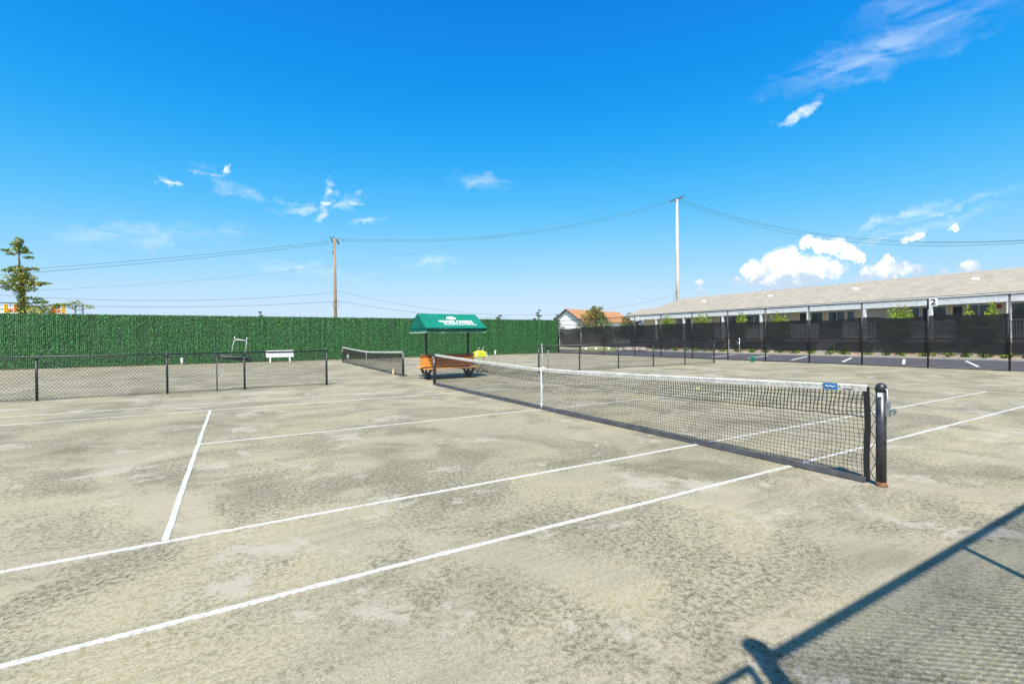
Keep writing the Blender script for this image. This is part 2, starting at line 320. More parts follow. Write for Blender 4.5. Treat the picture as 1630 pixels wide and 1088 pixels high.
# ------------------------------------------------------------------ ground and paving (setting)
def sheet(name, x0, y0, x1, y1, z, mt, parent=None, sub=1):
    b = MB(); b.add([(x0, y0, z), (x1, y0, z), (x1, y1, z), (x0, y1, z)], [(0, 1, 2, 3)])
    o = b.build(name, mt, parent)
    if parent is None: tag(o, kind='structure')
    return o
sheet('ground', -3000, -3000, 3000, 3000, -.03, M['sand'])
court = sheet('tennis_court_surface', -32, -9.4, 22.35, 30.25, 0, M['clay'])
lot = sheet('parking_lot', 22.35, -60, 32, 90, -.012, M['asphalt'])
for i in range(-5, 8):                                                                            # slanted stall markings
    y = 2.55 + i * 2.95
    if i > 4: continue
    b = MB(); d = Vector((5.9, 2.15, 0)).normalized(); n = Vector((-d.y, d.x, 0)) * .06; a = Vector((24.9, y, -.008)); e = a + d * 6.2
    b.add([a - n, e - n, e + n, a + n], [(0, 1, 2, 3)]); b.build('stall_line', M['paint'], lot)
kb = MB()
kb.box((32.0, -60, -.02), (32.18, 28.2, .13)); k = kb.build('kerb', M['kerb'], None, bevel=.02); tag(k, kind='structure')
b = MB(); n = 60
for i in range(n):                                                                                # planting bed, gently uneven
    y0 = -60 + i * 90 / n; y1 = y0 + 90 / n
    b.add([(32.18, y0, .08), (34.5, y0, .22), (34.5, y1, .22), (32.18, y1, .08)], [(0, 1, 2, 3)])
tag(b.build('planting_bed', M['mulch']), kind='structure')
g = MB(); g.box((29.6, 31.0, -.02), (52, 40.5, .03)); tag(g.build('grass_verge', M['grass']), kind='structure')
g = MB(); g.box((24.5, 30.6, -.02), (28.2, 31.5, .02)); tag(g.build('grass_island', M['grass']), kind='structure')

# court lines: tape nailed onto the clay, edges a little ragged
def court_line(p, q, w=.05, mt='line', z=.006):
    p = Vector((*p, 0)); q = Vector((*q, 0)); d = q - p; L_ = d.length; d.normalize(); nn = Vector((-d.y, d.x, 0)); k = max(2, int(L_ / .22)); b = MB()
    rg = random.Random(int(L_ * 100 + p.x * 7 + p.y * 13)); wob = 0
    for i in range(k + 1):
        wob = wob * .9 + rg.uniform(-.003, .003); c = p + d * (L_ * i / k) + nn * wob
        a = w / 2 + rg.uniform(-.004, .003); e = w / 2 + rg.uniform(-.004, .003)
        for s_, zz in ((-a, 0), (-a, z), (e, z), (e, 0)):
            v = c + nn * s_; b.v.append((v.x, v.y, zz + .0005))
    for i in range(k):
        for j in range(3): b.f.append((i * 4 + j, i * 4 + j + 1, i * 4 + j + 5, i * 4 + j + 4))
    return b.build('court_line', M[mt], court)
def court_lines(cy, mt='line'):
    def court_line(p, q, w=.05, m_=None): return globals()['court_line'](p, q, w, m_ if m_ and mt == 'line' else mt)
    for y in (-5.485, 5.485): court_line((-11.885, cy + y), (11.86, cy + y))
    for y in (-4.115, 4.115): court_line((-11.86, cy + y), (11.84, cy + y))
    for x in (-6.40, 6.40): court_line((x, cy - 4.09), (x, cy + 4.09), .052)
    court_line((-6.37, cy), (6.37, cy))
    for x in (-11.91, 11.91): court_line((x, cy - 5.51), (x, cy + 5.51), .075, 'bline' if x > 0 else 'line')
court_lines(0); court_lines(17.6, 'faint')

# ------------------------------------------------------------------ fences
def chain(mb, p, q, z0, z1, pitch, r):
    p = Vector((*p, 0)); q = Vector((*q, 0)); d = q - p; Ln = d.length; d.normalize(); nx = int(Ln / pitch); nz = int((z1 - z0) / (pitch / 2)); hz = (z1 - z0) / nz
    up_ = Vector((0, 0, 1)); nrm = d.cross(up_)
    for i in range(nx):
        for j in range(nz):
            a = p + d * ((i + (j % 2)) * pitch) + up_ * (z0 + j * hz); b_ = p + d * ((i + 1 - (j % 2)) * pitch) + up_ * (z0 + (j + 1) * hz)
            mb.wire(a + nrm * (r * .6 if j % 2 else -r * .6), b_ + nrm * (-r * .6 if j % 2 else r * .6), r)
def fence_post(parent, x, y, h, r, cap=True, mt='black'):
    b = MB(); b.tube([(x, y, -.1), (x, y, h)], r, 10); o = b.build('post', M[mt], parent, True)
    if cap:
        c = MB(); c.lathe([(r * 1.25, h - .03), (r * 1.3, h + .01), (r * .9, h + .05), (r * .3, h + .07)], 10, (x, y, 0)); c.build('post_cap', M[mt], o, True)
    return o
def rail(parent, p, q, r=.021, name='top_rail', mt='black'):
    b = MB(); b.tube([p, q], r, 8); return b.build(name, M[mt], parent, True)
# low fence dividing the courts, left half
lf = thing('chain_link_fence', 'low black chain-link divider fence in the left half, ending beside the far net', 'fence', (-3.11, 8.9, 0))
def loc(parent): return Vector(parent.location)
def low_fence(root, xs, ys, h, sag=0):
    o = loc(root); L_ = [Vector((x, y, 0)) - o for x, y in zip(xs, ys)]
    for i, p in enumerate(L_): fence_post(root, p.x, p.y, h + (.02 if i in (0, len(L_) - 1) else -.05), .036 if i in (0, len(L_) - 1) else .030)
    a, z = L_[0], L_[-1]
    rail(root, (a.x, a.y, h), (z.x, z.y, h), .022)
    b = MB(); chain(b, (a.x, a.y - .03), (z.x, z.y - .03), .03, h - .01, .098, .0056); tag(b.build('chain_link_mesh', M['wire'], root), kind='stuff')
    b = MB(); b.tube([(a.x, a.y, .05), (z.x, z.y, .05)], .004, 4); b.build('tension_wire', M['wire'], root)
low_fence(lf, [-3.11, -5.62, -7.66, -10.55, -13.4, -16.2], [8.9] * 6, 1.2)
rf = thing('chain_link_fence', 'low black chain-link divider fence in the right half, running towards the windscreen', 'fence', (6.01, 9.2, 0))
RX = [6.01, 8.35, 10.83, 13.29, 15.75, 18.26]
low_fence(rf, RX, [9.2] * 6, 1.21)
# tall fence with windscreen in front of the parking lot
tf = thing('chain_link_fence', 'tall black chain-link fence with a black windscreen in front of the parking lot', 'fence', (22, 0, 0))
ys = [29.75, 26.3, 23.0, 19.3, 16.6, 13.75, 10.95, 8.4, 5.85, 3.25, .55, -2.15, -4.9, -7.7]
H = 3.2
for i, y in enumerate(ys): fence_post(tf, 0, y, H + (.06 if i in (0, 1) else -.03), .045 if i in (0, 1) else .036)
rail(tf, (0, ys[0], H), (0, ys[-1], H), .024); rail(tf, (0, ys[0], .05), (0, ys[-1], .05), .02, 'bottom_rail')
rail(tf, (.0, ys[0], 2.75), (.0, ys[1], 2.75), .02, 'gate_rail')
b = MB(); chain(b, (.03, 29.75), (.03, -7.7), .02, H, .095, .0042); tag(b.build('chain_link_mesh', M['wire'], tf), kind='stuff')
def windscreen(y0, y1, zb, zt, wave=.05):
    b = MB(); nx = int(abs(y1 - y0) / .25); nzz = 8; rg = random.Random(int(y0 * 10)); ph = rg.uniform(0, 6)
    for i in range(nx + 1):
        t = i / nx; y = y0 + (y1 - y0) * t
        top = zt + .05 * math.sin(y * 1.9 + ph) * (.4 + .6 * math.sin(y * .35)) - .04 * abs(math.sin(y * math.pi / 2.7)); bot = zb + .03 * math.sin(y * 1.3 + ph)
        for j in range(nzz + 1):
            u = j / nzz; b.v.append((.075 + .035 * math.sin(y * 2.3 + ph + u * 2.0) * math.sin(u * 3.1) + .012 * math.sin(y * 9 + u * 5), y, bot + (top - bot) * u))
    for i in range(nx):
        for j in range(nzz): a = i * (nzz + 1) + j; b.f.append((a, a + nzz + 1, a + nzz + 2, a + 1))
    return b.build('windscreen', M['screen'], tf, True)
windscreen(29.65, 26.3, .62, 2.42); windscreen(26.28, 11.0, .70, 2.52); windscreen(10.9, -2.1, .70, 2.44); windscreen(-2.2, -7.6, .70, 2.5)
# green needle-slat fence along the far side
gf = thing('slat_screen_fence', 'tall green artificial-needle privacy fence along the far side of the courts', 'fence', (0, 30, 0))
X0, X1, GH = -26.0, 22.3, 3.3
b = MB(); b.box((X0, .03, .02), (X1, .06, GH - .02)); b.build('backing', M['slatback'], gf)
core = MB(); b = MB(); rg = random.Random(3); pitch = .09; nsl = int((X1 - X0) / pitch)
for i in range(nsl):
    x = X0 + (i + .5) * pitch; top = GH + rg.uniform(-.02, .015); dep = 0
    core.box((x - .036, dep - .004, .04), (x + .036, dep + .004, top))
    for k_ in range(80):
        z = rg.uniform(.05, top); mid_ = 1.5 if 1.85 < z < 2.05 else 1.0
        a = Vector((x + rg.uniform(-.03, .03), dep - .006, z)); dv = Vector((rg.uniform(-.3, .3), -rg.uniform(.15, .6) * mid_, rg.choice((-1, -1, 1)) * rg.uniform(.5, 1))).normalized() * rg.uniform(.06, .13)
        w = Vector((dv.z, 0, -dv.x)).normalized() * .016 if abs(dv.z) + abs(dv.x) > 1e-4 else Vector((.009, 0, 0))
        b.add([a - w, a + w, a + dv], [(0, 1, 2)])
tag(b.build('needles', M['slat'], gf), kind='stuff'); tag(core.build('slats', M['slatback'], gf), kind='stuff')
for i in range(17): fence_post(gf, X0 + .2 + i * 3.0, .10, GH - .05, .04, False)
rail(gf, (X0, .10, GH - .04), (X1, .10, GH - .04), .022)
fence_post(gf, 22.22, -.02, 3.25, .045)
# weeds along the foot of the green fence
b = MB(); rg = random.Random(5)
for i in range(1500):
    x = rg.uniform(-22, 21); dens = .5 + .5 * math.sin(x * .9) * math.sin(x * .37 + 1)
    if rg.random() > dens * .9 + .1: continue
    p = Vector((x, 29.9 - abs(rg.gauss(0, .07)), 0)); t = p + Vector((rg.uniform(-.06, .06), rg.uniform(-.06, .03), rg.uniform(.04, .16))); w = Vector((.012, 0, 0))
    b.add([p - w, p + w, t], [(0, 1, 2)])
tag(b.build('weeds', M['dry']), 'dry yellow-green weeds along the foot of the green fence', 'weeds', kind='stuff')
# tall fence behind the camera: its shadow crosses the lower right of the picture
nf = thing('chain_link_fence', 'tall fence at the near side whose rail and post shadows cross the lower right', 'fence', (-4.8, -9.135, 0))
fence_post(nf, 0, 0, 3.36, .055)
for i in range(1, 9): fence_post(nf, i * 2.48, 0, 3.17, .028)
rail(nf, (0, 0, 3.2), (19.84, 0, 3.2), .034)
b = MB(); chain(b, (.05, -.03), (12.4, -.03), .03, 3.2, .062, .0040); tag(b.build('chain_link_mesh', M['wire'], nf), kind='stuff')
gt = MB(); gt.tube([(-.12, 0, .08), (-.12, 0, 3.22), (-1.45, 0, 3.22), (-1.45, 0, .08), (-.12, 0, .08)], .024, 8); gt.build('gate_frame', M['black'], nf, True)
fence_post(nf, -1.62, 0, 3.36, .055)

# ------------------------------------------------------------------ tennis nets
def tape_z(y): return .914 + .15 * (abs(y) / 6.4) ** 1.35
def tennis_net(root, y_near, y_far, detail, bow=0.0):
    """net along local Y, origin at its middle; y_near < 0 < y_far are the posts"""
    for k_, y in enumerate((y_near, y_far)):
        b = MB(); b.tube([(0, y, -.1), (0, y, 1.03)], .047, 16); o = b.build('post', M['postpaint'], root, True)
        c = MB(); c.lathe([(.052, 1.0), (.054, 1.03), (.046, 1.062), (.026, 1.085), (.006, 1.092)], 16, (0, y, 0)); c.build('post_cap', M['black'], o, True)
        r_ = MB(); r_.lathe([(.062, .0), (.055, .012), (.0485, .03), (.0478, .045)], 16, (0, y, 0)); r_.build('rusty_base', M['rust'], o, True)
        w_ = MB(); s = -1 if y < 0 else 1
        w_.box((-.02, y + s * .047, .74), (.03, y + s * .075, .90)); w_.tube([(.005, y + s * .07, .81), (.005, y + s * .13, .81)], .014, 8); w_.box((-.012, y + s * .10, .77), (.022, y + s * .125, .83)); w_.build('winder', M['steel'], o)
        sk = MB(); sk.box((-.049, y + s * .008 - .018, .945), (-.044, y + s * .008 + .022, .99)); sk.build('sticker', M['sticker'], o)
        st_ = MB(); st_.tube([(-.02, y + s * .02, 1.07), (-.01, y + s * .056, 1.02), (0, y + s * .058, .86)], .006, 6); st_.build('cord', M['white'], o, True)
    sc = (y_far - y_near) / 12.8
    a, e = y_near + .13, y_far - .13
    def tz(y): return tape_z(y / sc)
    def bx(y): return bow * math.sin((y - a) / (e - a) * math.pi)
    nseg = 64; ysq = [a + (e - a) * i / nseg for i in range(nseg + 1)]
    # head tape, two plies
    b = MB()
    for y in ysq:
        z = tz(y); x = bx(y); b.v += [(x - .010, y, z - .068), (x - .012, y, z - .01), (x - .004, y, z + .004), (x + .004, y, z + .004), (x + .012, y, z - .01), (x + .010, y, z - .068)]
    for i in range(nseg):
        for j in range(6): j2 = (j + 1) % 6; b.f.append((i * 6 + j, i * 6 + j2, i * 6 + 6 + j2, i * 6 + 6 + j))
    b.f.append(tuple(range(6))); b.f.append(tuple(nseg * 6 + j for j in reversed(range(6))))
    tp = b.build('head_tape', M['tape'], root)
    if detail:
        b = MB(); rg = random.Random(11); y = a + .05
        while y < e - .1:
            z = tz(y); x = bx(y) - .0135; l = rg.uniform(.012, .03); h = rg.uniform(.012, .028); z0 = z - rg.uniform(.03, .045)
            b.add([(x, y, z0), (x, y + .005, z0), (x, y + l + .005, z0 + h), (x, y + l, z0 + h)], [(0, 1, 2, 3)])
            y += rg.uniform(.045, .10)
        tag(b.build('lacing', M['ink'], tp), kind='stuff')
    # cord mesh; upper rows are doubled
    b = MB(); cell = .0445 if detail else .06; ny = int((e - a) / cell); rg = random.Random(2)
    rows = 20 if detail else 14
    def pt(i, j):
        y = a + (e - a) * i / ny; top = tz(y) - .066; z = .062 + (top - .062) * j / rows
        return Vector((bx(y) * (.35 + .65 * j / rows) + .006 * math.sin(i * .31 + j), y + .004 * math.sin(i * 1.7 + j * .9) + .012 * math.sin(j * .5 + y), z + .004 * math.sin(i * .9 + j * 2.1)))
    G_ = [[pt(i, j) for j in range(rows + 1)] for i in range(ny + 1)]
    rc = .0027 if detail else .0042
    for i in range(ny + 1):
        for j in range(rows):
            b.wire(G_[i][j], G_[i][j + 1], rc * (1.45 if j >= rows - 6 else 1))
    for j in range(rows):
        for i in range(ny): b.wire(G_[i][j], G_[i + 1][j], rc * (1.5 if j >= rows - 6 else 1) * (1.6 if j == rows - 6 else 1))
    if detail:                                                                                     # second ply at the top
        for i in range(ny + 1):
            for j in range(rows - 6, rows): b.wire(G_[i][j] + Vector((.012, .014, -.008)), G_[i][j + 1] + Vector((.012, .014, -.008)), rc)
    tag(b.build('cord_mesh', M['net'], root), kind='stuff')
    # bottom and side bands
    b = MB()
    for i, y in enumerate(ysq):
        l = .006 * math.sin(y * 2.1); x = bx(y) * .3 + .01 * math.sin(y * 1.3); b.v += [(x - .035, y, .008), (x - .012, y, .062 + l), (x + .006, y, .064 + l), (x + .012, y, .008)]
    for i in range(nseg):
        for j in range(3): b.f.append((i * 4 + j, i * 4 + j + 1, i * 4 + j + 5, i * 4 + j + 4))
    b.build('bottom_band', M['band'], root)
    for s, y in ((1, a), (-1, e)):
        b = MB(); prev = None; n_ = 14
        for i in range(n_ + 1):
            z = .04 + (tz(y) - .06) * i / n_; q = y + .006 * math.sin(i * .55); b.v += [(-.008, q - .028, z), (-.008, q + .028, z), (.008, q + .028, z), (.008, q - .028, z)]
        for i in range(n_):
            for j in range(4): j2 = (j + 1) % 4; b.f.append((i * 4 + j, i * 4 + j2, i * 4 + 4 + j2, i * 4 + 4 + j))
        b.f += [(3, 2, 1, 0), tuple(n_ * 4 + j for j in range(4))]
        b.build('side_band', M['net'], root)
        b = MB(); zz = [.98, .93, .80, .70, .58, .47, .36, .24, .12, .03]; side = y - s * .03; post = y - s * .085
        pts = [Vector((0, side if i % 2 == 0 else post, z)) for i, z in enumerate(zz)]; b.tube(pts, .004, 5); b.tube([(0, y, tz(y) - .03), (0, y - s * .10, tz(y) - .035)], .005, 5); b.build('lacing_rope', M['net'], root)
    # centre strap
    b = MB(); z = tz(0); b.box((bx(0) - .019, -.026, .10), (bx(0) - .015, .026, z + .002)); b.box((bx(0) + .015, -.026, .10), (bx(0) + .019, .026, z + .002)); b.box((bx(0) - .019, -.026, z + .002), (bx(0) + .019, .026, z + .008))
    cs = b.build('centre_strap', M['white'], root)
    if detail:
        b = MB(); b.tube([(bx(0) - .02 + .0, .02 * math.cos(t * .785), .075 + .028 * math.sin(t * .785)) for t in range(9)], .005, 6); b.build('strap_ring', M['white'], cs, True)
        b = MB()
        for k_, z in enumerate((.36, .31, .255, .20, .165)): b.box((bx(0) - .0198, -.012, z), (bx(0) - .0192, .010 - .004 * (k_ % 2), z + .022))
        b.build('strap_print', M['blue'], cs)
    return a, e, tz, tp
n1 = thing('tennis_net', 'long black tennis net with white tape across the near court', 'tennis net', (0, 0, 0))
a1, e1, tz1, tp1 = tennis_net(n1, -6.42, 6.6, True)
ysk = -5.93; zt = tz1(ysk)
b = MB(); b.box((-.0165, ysk - .075, zt - .064), (-.0125, ysk + .075, zt + .006)); sk = b.build('blue_label', M['blue'], tp1)
b = MB(); b.tube([(-.0172, ysk + .055 - .11 * t / 8, zt - .030 + .008 * math.sin(t * 1.9)) for t in range(9)], .0045, 5); b.build('label_script', M['sticker'], sk)
b = MB(); b.box((-.0145, -6.165, zt - .048), (-.0125, -6.06, zt - .043)); b.build('pen_mark', M['ink'], tp1)
n2 = thing('tennis_net', 'distant tennis net across the far court in front of the green fence', 'tennis net', (.42, 18.2, 0), rz=R(-1.2))
tennis_net(n2, -7.3, 7.3, False, .05)
# net mesh bunched on the ground by the near post
# ------------------------------------------------------------------ shelter with back-to-back benches
sh = thing('shelter_bench', 'green gabled canvas shelter on black posts over orange slatted benches', 'shelter', (1.53, 9.08, 0))
AX, AY, EZ, RZ = 1.25, 1.03, 1.985, 2.57
for s in (-1, 1):
    px = .91 * s
    b = MB(); b.box((px - .035, -.035, 0), (px + .035, .035, 2.45)); o = b.build('post', M['black'], sh, bevel=.006)
    b = MB(); b.box((px - .06, -.42, .0), (px + .06, .42, .035)); b.box((px - .045, -.10, .035), (px + .045, .10, .30))
    for t in (-1, 1): b.bar((px, t * .10, .05), (px, t * .50, .36), .07, .09); b.bar((px, t * .04, .42), (px, t * .66, .37), .06, .06); b.bar((px, t * .10, .40), (px, t * .06, .92), .05, .05)
    b.build('bench_support', M['band'], sh, bevel=.006)
aw = MB(); t = .006
aw.add([(-AX, -AY, EZ), (AX, -AY, EZ), (AX, 0, RZ), (-AX, 0, RZ), (-AX, AY, EZ), (AX, AY, EZ)], [(0, 1, 2, 3), (3, 2, 5, 4)])
aw.add([(-AX, -AY, EZ), (-AX, 0, RZ), (-AX, AY, EZ)], [(0, 1, 2)]); aw.add([(AX, -AY, EZ), (AX, 0, RZ), (AX, AY, EZ)], [(2, 1, 0)])
awo = aw.build('awning', M['awning'], sh); sm = awo.modifiers.new('solid', 'SOLIDIFY'); sm.thickness = .006; sm.offset = 1
fr = MB()
for s in (-1, 1):
    fr.tube([(s * (AX - .02), -AY + .02, EZ - .03), (s * (AX - .02), 0, RZ - .04), (s * (AX - .02), AY - .02, EZ - .03)], .013, 6)
    fr.tube([(-AX, s * (AY - .02), EZ - .03), (AX, s * (AY - .02), EZ - .03)], .013, 6)
    fr.tube([(s * .91, -AY, EZ - .03), (s * .91, AY, EZ - .03)], .016, 6)
fr.tube([(-AX, 0, RZ - .04), (AX, 0, RZ - .04)], .013, 6); fr.build('awning_frame', M['black'], sh, True)
def valance(p, q, inward, n):
    b = MB(); tr = MB(); p = Vector(p); q = Vector(q); iw = Vector(inward); m_ = n * 6; pts = []
    for i in range(m_ + 1):
        c = p.lerp(q, i / m_); dz = .135 + .028 * abs(math.sin(i / 6 * math.pi)); k_ = 1 + .25 * math.sin(i * .23); lo_ = c + iw * k_ - Vector((0, 0, dz)); b.v += [tuple(c), tuple(lo_)]; pts.append(lo_)
    for i in range(m_): b.f.append((2 * i, 2 * i + 1, 2 * i + 3, 2 * i + 2))
    v = b.build('valance', M['awning'], awo); tr.tube(pts, .008, 4); tr.build('white_trim', M['white'], v)
valance((-AX, -AY + .004, EZ - .004), (AX, -AY + .004, EZ - .004), (0, .10, 0), 13); valance((AX, AY - .004, EZ - .004), (-AX, AY - .004, EZ - .004), (0, -.10, 0), 13)
valance((-AX + .004, AY, EZ - .004), (-AX + .004, -AY, EZ - .004), (.01, 0, 0), 11); valance((AX - .004, -AY, EZ - .004), (AX - .004, AY, EZ - .004), (-.01, 0, 0), 11)
slope = math.atan2(RZ - EZ, AY)
def on_slope(me, name, u, v, off=.012):
    o = obj(name, me, M['sticker'], awo); nrm = Vector((0, -math.sin(slope), math.cos(slope))); c = Vector((u, -AY, EZ)) + Vector((0, math.cos(slope), math.sin(slope))) * v + nrm * off
    o.location = c; o.rotation_euler = (slope, 0, 0); return o
on_slope(text_mesh('ocean resort', .245, sx=1.12), 'lettering', .12, .56); on_slope(text_mesh('AT BATH & TENNIS', .15, sx=1.0), 'lettering', .19, .385); on_slope(text_mesh('WESTHAMPTON BEACH, NEW YORK', .082, sx=1.0), 'lettering', .24, .265)
b = MB(); pts = [(-.21, -.05), (-.17, -.10), (-.02, -.13), (.12, -.12), (.21, -.06), (.20, .0), (.12, .07), (.05, .12), (.0, .16), (-.03, .10), (-.12, .09), (-.19, .04)]
b.prism([(x, y, 0) for x, y in pts], (0, 0, .003)); on_slope(b.mesh('shell_emblem'), 'shell_emblem', .02, .82)
pl = MB(); pl.box((-1.12, -.055, -.018), (1.12, .055, .018)); plank = pl.mesh('plank'); plank.materials.append(M['cedar'])
for s in (-1, 1):
    for i, y in enumerate((.24, .365, .49, .615)):
        o = obj('seat_plank', plank, None, sh, .006); o.location = (0, s * y, .43 - (.6 - y) * .04)
    for i, z in enumerate((.54, .66, .78)):
        o = obj('back_plank', plank, None, sh, .006); o.location = (0, s * (.155 - .09 * (z - .5)), z); o.rotation_euler = (R(80) * s, 0, 0)
    pk = plank.copy() if s < 0 else pk; pk.materials.clear(); pk.materials.append(M['cedard'])
    o = obj('top_board', pk, None, sh, .006); o.location = (0, s * .105, .90); o.rotation_euler = (R(80) * s, 0, 0)

# ------------------------------------------------------------------ ball cart and balls
cart = thing('ball_cart', 'wire tennis ball cart on thin legs standing behind the right end of the shelter bench', 'ball cart', (4.04, 11.2, -.06))
b = MB()
for z in (.74, .82, .90, .98): b.tube([(-.27, -.19, z), (.27, -.19, z), (.27, .19, z), (-.27, .19, z), (-.27, -.19, z)], .003, 5)
for i in range(10):
    x = -.27 + .06 * i
    for s in (-1, 1): b.wire((x, s * .19, .74), (x, s * .19, .98), .002)
    b.wire((x, -.19, .742), (x, .19, .742), .004)
for i in range(7):
    for s in (-1, 1): b.wire((s * .27, -.19 + i * .063, .74), (s * .27, -.19 + i * .063, .98), .002)
b.build('basket', M['wire'], cart)
for sx in (-1, 1):
    for sy in (-1, 1):
        b = MB(); b.tube([(sx * .27, sy * .19, .98), (sx * .27, sy * .19, .50), (sx * .25, sy * .2, .09)], .010, 6); o = b.build('leg', M['galv'], cart, True)
        w = MB(); w.tube([(sx * .25, sy * .2 - .012, .097), (sx * .25, sy * .2 + .012, .097)], .035, 10); w.build('wheel', M['black'], o)
b = MB(); b.bar((-.25, -.2, .08), (.27, .19, .50), .02, .02); b.bar((.25, -.2, .08), (-.27, .19, .50), .02, .02); b.build('cross_brace', M['black'], cart)
for s in (-1, 1):
    b = MB(); b.tube([(.12 + .1 * s, .19, .95), (.16 + .12 * s, .22, 1.18), (.20 + .12 * s, .23, 1.22)], .010, 6); b.build('handle', M['alu'], cart, True)
bm_ = MB(); n_ = 10
bm_.lathe([(.001, -.0335)] + [(.0335 * math.cos(t), .0335 * math.sin(t)) for t in [R(-60 + 20 * k) for k in range(7)]] + [(.001, .0335)], 10)
ballme = bm_.mesh('tennis_ball', True); ballme.materials.append(M['ball']); rg = random.Random(4)
for iz in range(5):
    for ix in range(7):
        for iy in range(4):
            if iz == 4 and (abs(ix - 3) > 2 or iy in (0, 3)): continue
            if iz < 3 and 0 < ix < 6 and 0 < iy < 3: continue
            o = obj('tennis_ball', ballme, None); o.location = (4.04 - .225 + ix * .075 + rg.uniform(-.006, .006), 11.2 - .14 + iy * .094 + rg.uniform(-.01, .01), .72 + iz * .062 + rg.uniform(0, .01))
            tag(o, 'yellow tennis ball heaped in the wire ball cart', 'tennis ball', 'tennis balls in the ball cart')
o = obj('tennis_ball', ballme, None); o.location = (6.0, .62, .034); tag(o, 'lone yellow tennis ball on the clay seen through the near net', 'tennis ball')

# ------------------------------------------------------------------ loose court gear
# racket leaning on the far net
rk = thing('tennis_racket', 'ochre tennis racket leaning against the far net', 'racket', (.24, 12.15, .0)); rk.rotation_euler = (R(0), R(-6), R(0))
b = MB(); hd = [(0, .16 + .30 * 0 + .125 * math.sin(t * .349), .17 + .16 * math.cos(t * .349)) for t in range(19)]
hd = [(0, .0 + .125 * math.sin(t * .349), .17 - .165 * math.cos(t * .349)) for t in range(19)]
b.tube(hd, .018, 6, False); b.tube([(0, .06, .31), (0, .01, .42), (0, 0, .46)], .010, 6); b.tube([(0, -.06, .31), (0, -.01, .42), (0, 0, .46)], .010, 6); frm = b.build('frame', M['racket'], rk, True)
b = MB()
for i in range(-4, 5): y = i * .026; h = .165 * math.sqrt(max(0, 1 - (y / .125) ** 2)); b.wire((0, y, .17 - h), (0, y, .17 + h), .002)
for i in range(-6, 7): z = i * .025; h = .125 * math.sqrt(max(0, 1 - (z / .165) ** 2)); b.wire((0, -h, .17 + z), (0, h, .17 + z), .002)
b.build('strings', M['sticker'], frm)
b = MB(); b.tube([(0, 0, .44), (0, 0, .72)], [.018, .022], 8); b.build('grip', M['black'], rk)
for ch in rk.children: ch.rotation_euler = (R(-40), 0, 0)
# roller squeegee hung over the low fence
rs = thing('roller_squeegee', 'black foam roller squeegee with an aluminium frame hung on the low fence', 'squeegee', (-5.72, 9.02, 1.0), rz=R(-2))
b = MB(); b.tube([(-.62, .03, .085), (.34, .03, -.05)], .062, 14); b.build('roller', M['foam'], rs, True)
b = MB(); b.tube([(-.66, .03, .09), (-.62, .03, .085)], .02, 8); b.tube([(.34, .03, -.05), (.38, .03, -.056)], .02, 8); b.build('axle', M['steel'], rs)
b = MB(); b.tube([(-.27, .05, .10), (-.20, .12, .50), (-.18, .14, .60), (-.10, .15, .625), (.10, .15, .60), (.175, .14, .575), (.165, .12, .47), (.11, .05, .05)], .013, 8); b.tube([(-.18, .14, .60), (-.165, .15, .72)], .013, 8); b.tube([(.175, .14, .575), (.185, .15, .69)], .013, 8); b.build('handle_frame', M['alu'], rs, True)
b = MB(); b.box((-.66, -.03, .02), (-.58, .09, .16)); b.build('bracket', M['black'], rs, bevel=.01)
def slim_pole(x, y, h, label, r=.016, mt='galv', name='slim_pole', lean=0):
    t_ = thing(name, label, 'pole', (x, y, 0)); b = MB(); b.tube([(0, 0, 0), (lean, 0, h)], r, 8); b.build('shaft', M[mt], t_, True); return t_
slim_pole(-6.38, 8.86, 1.12, 'slim dark pole standing at the left fence under the roller end', .016, 'band')
t_ = slim_pole(6.6, 9.3, 1.13, 'slim grey pole with black clamp behind the right low fence', .014, 'galv')
b = MB(); b.box((-.05, -.03, 1.02), (.05, .03, 1.14)); b.build('clamp', M['black'], t_, bevel=.01)
mp_ = thing('string_mop', 'white-headed mop with a thin white handle behind the net strap', 'mop', (7.05, 10.4, 0))
b = MB(); b.tube([(0, 0, .10), (.02, .12, 1.28)], .012, 8); b.build('handle', M['pvc'], mp_, True)
b = MB(); rg = random.Random(8)
for i in range(70):
    t = rg.uniform(0, 6.28); r_ = rg.uniform(.08, .19); b.tube([(0, 0, .16), (r_ * .5 * math.cos(t), r_ * .5 * math.sin(t), .13), (r_ * math.cos(t), r_ * math.sin(t), .015)], .010, 4)
b.build('mop_head', M['white'], mp_)
t_ = slim_pole(21.45, 9.75, 1.32, 'pale thin pole with a black bag hung on it, before the windscreen', .022, 'galv')
b = MB(); b.lathe([(.02, .80), (.10, .86), (.12, 1.0), (.09, 1.15), (.03, 1.22)], 10, (-.10, .06, 0)); b.build('bag', M['black'], t_, True)
b = MB(); b.lathe([(.025, 1.30), (.05, 1.36), (.03, 1.41), (.005, 1.42)], 10); b.build('knob', M['sticker'], t_, True)
# white bench by the green fence
wb = thing('white_bench', 'white painted bench with a broad back panel before the green fence', 'bench', (-3.1, 28.5, 0))
for i, z in enumerate((.36, .50, .64)):
    b = MB(); b.box((-.88, -.02 + .05 * i, z), (.88, .02 + .05 * i, z + .132)); b.build('back_board', M['wpaint'], wb, bevel=.008)
b = MB(); b.box((-.88, -.05, .795), (.88, .17, .84)); b.build('top_shelf', M['wpaint'], wb, bevel=.008)
b = MB(); b.box((-.88, .12, .40), (.88, .50, .44)); b.build('seat', M['wpaint'], wb, bevel=.008)
for x in (-.62, .62):
    for y in (.02, .42):
        b = MB(); b.box((x - .045, y - .045, 0), (x + .045, y + .045, .40)); b.build('leg', M['wpaint'], wb, bevel=.006)
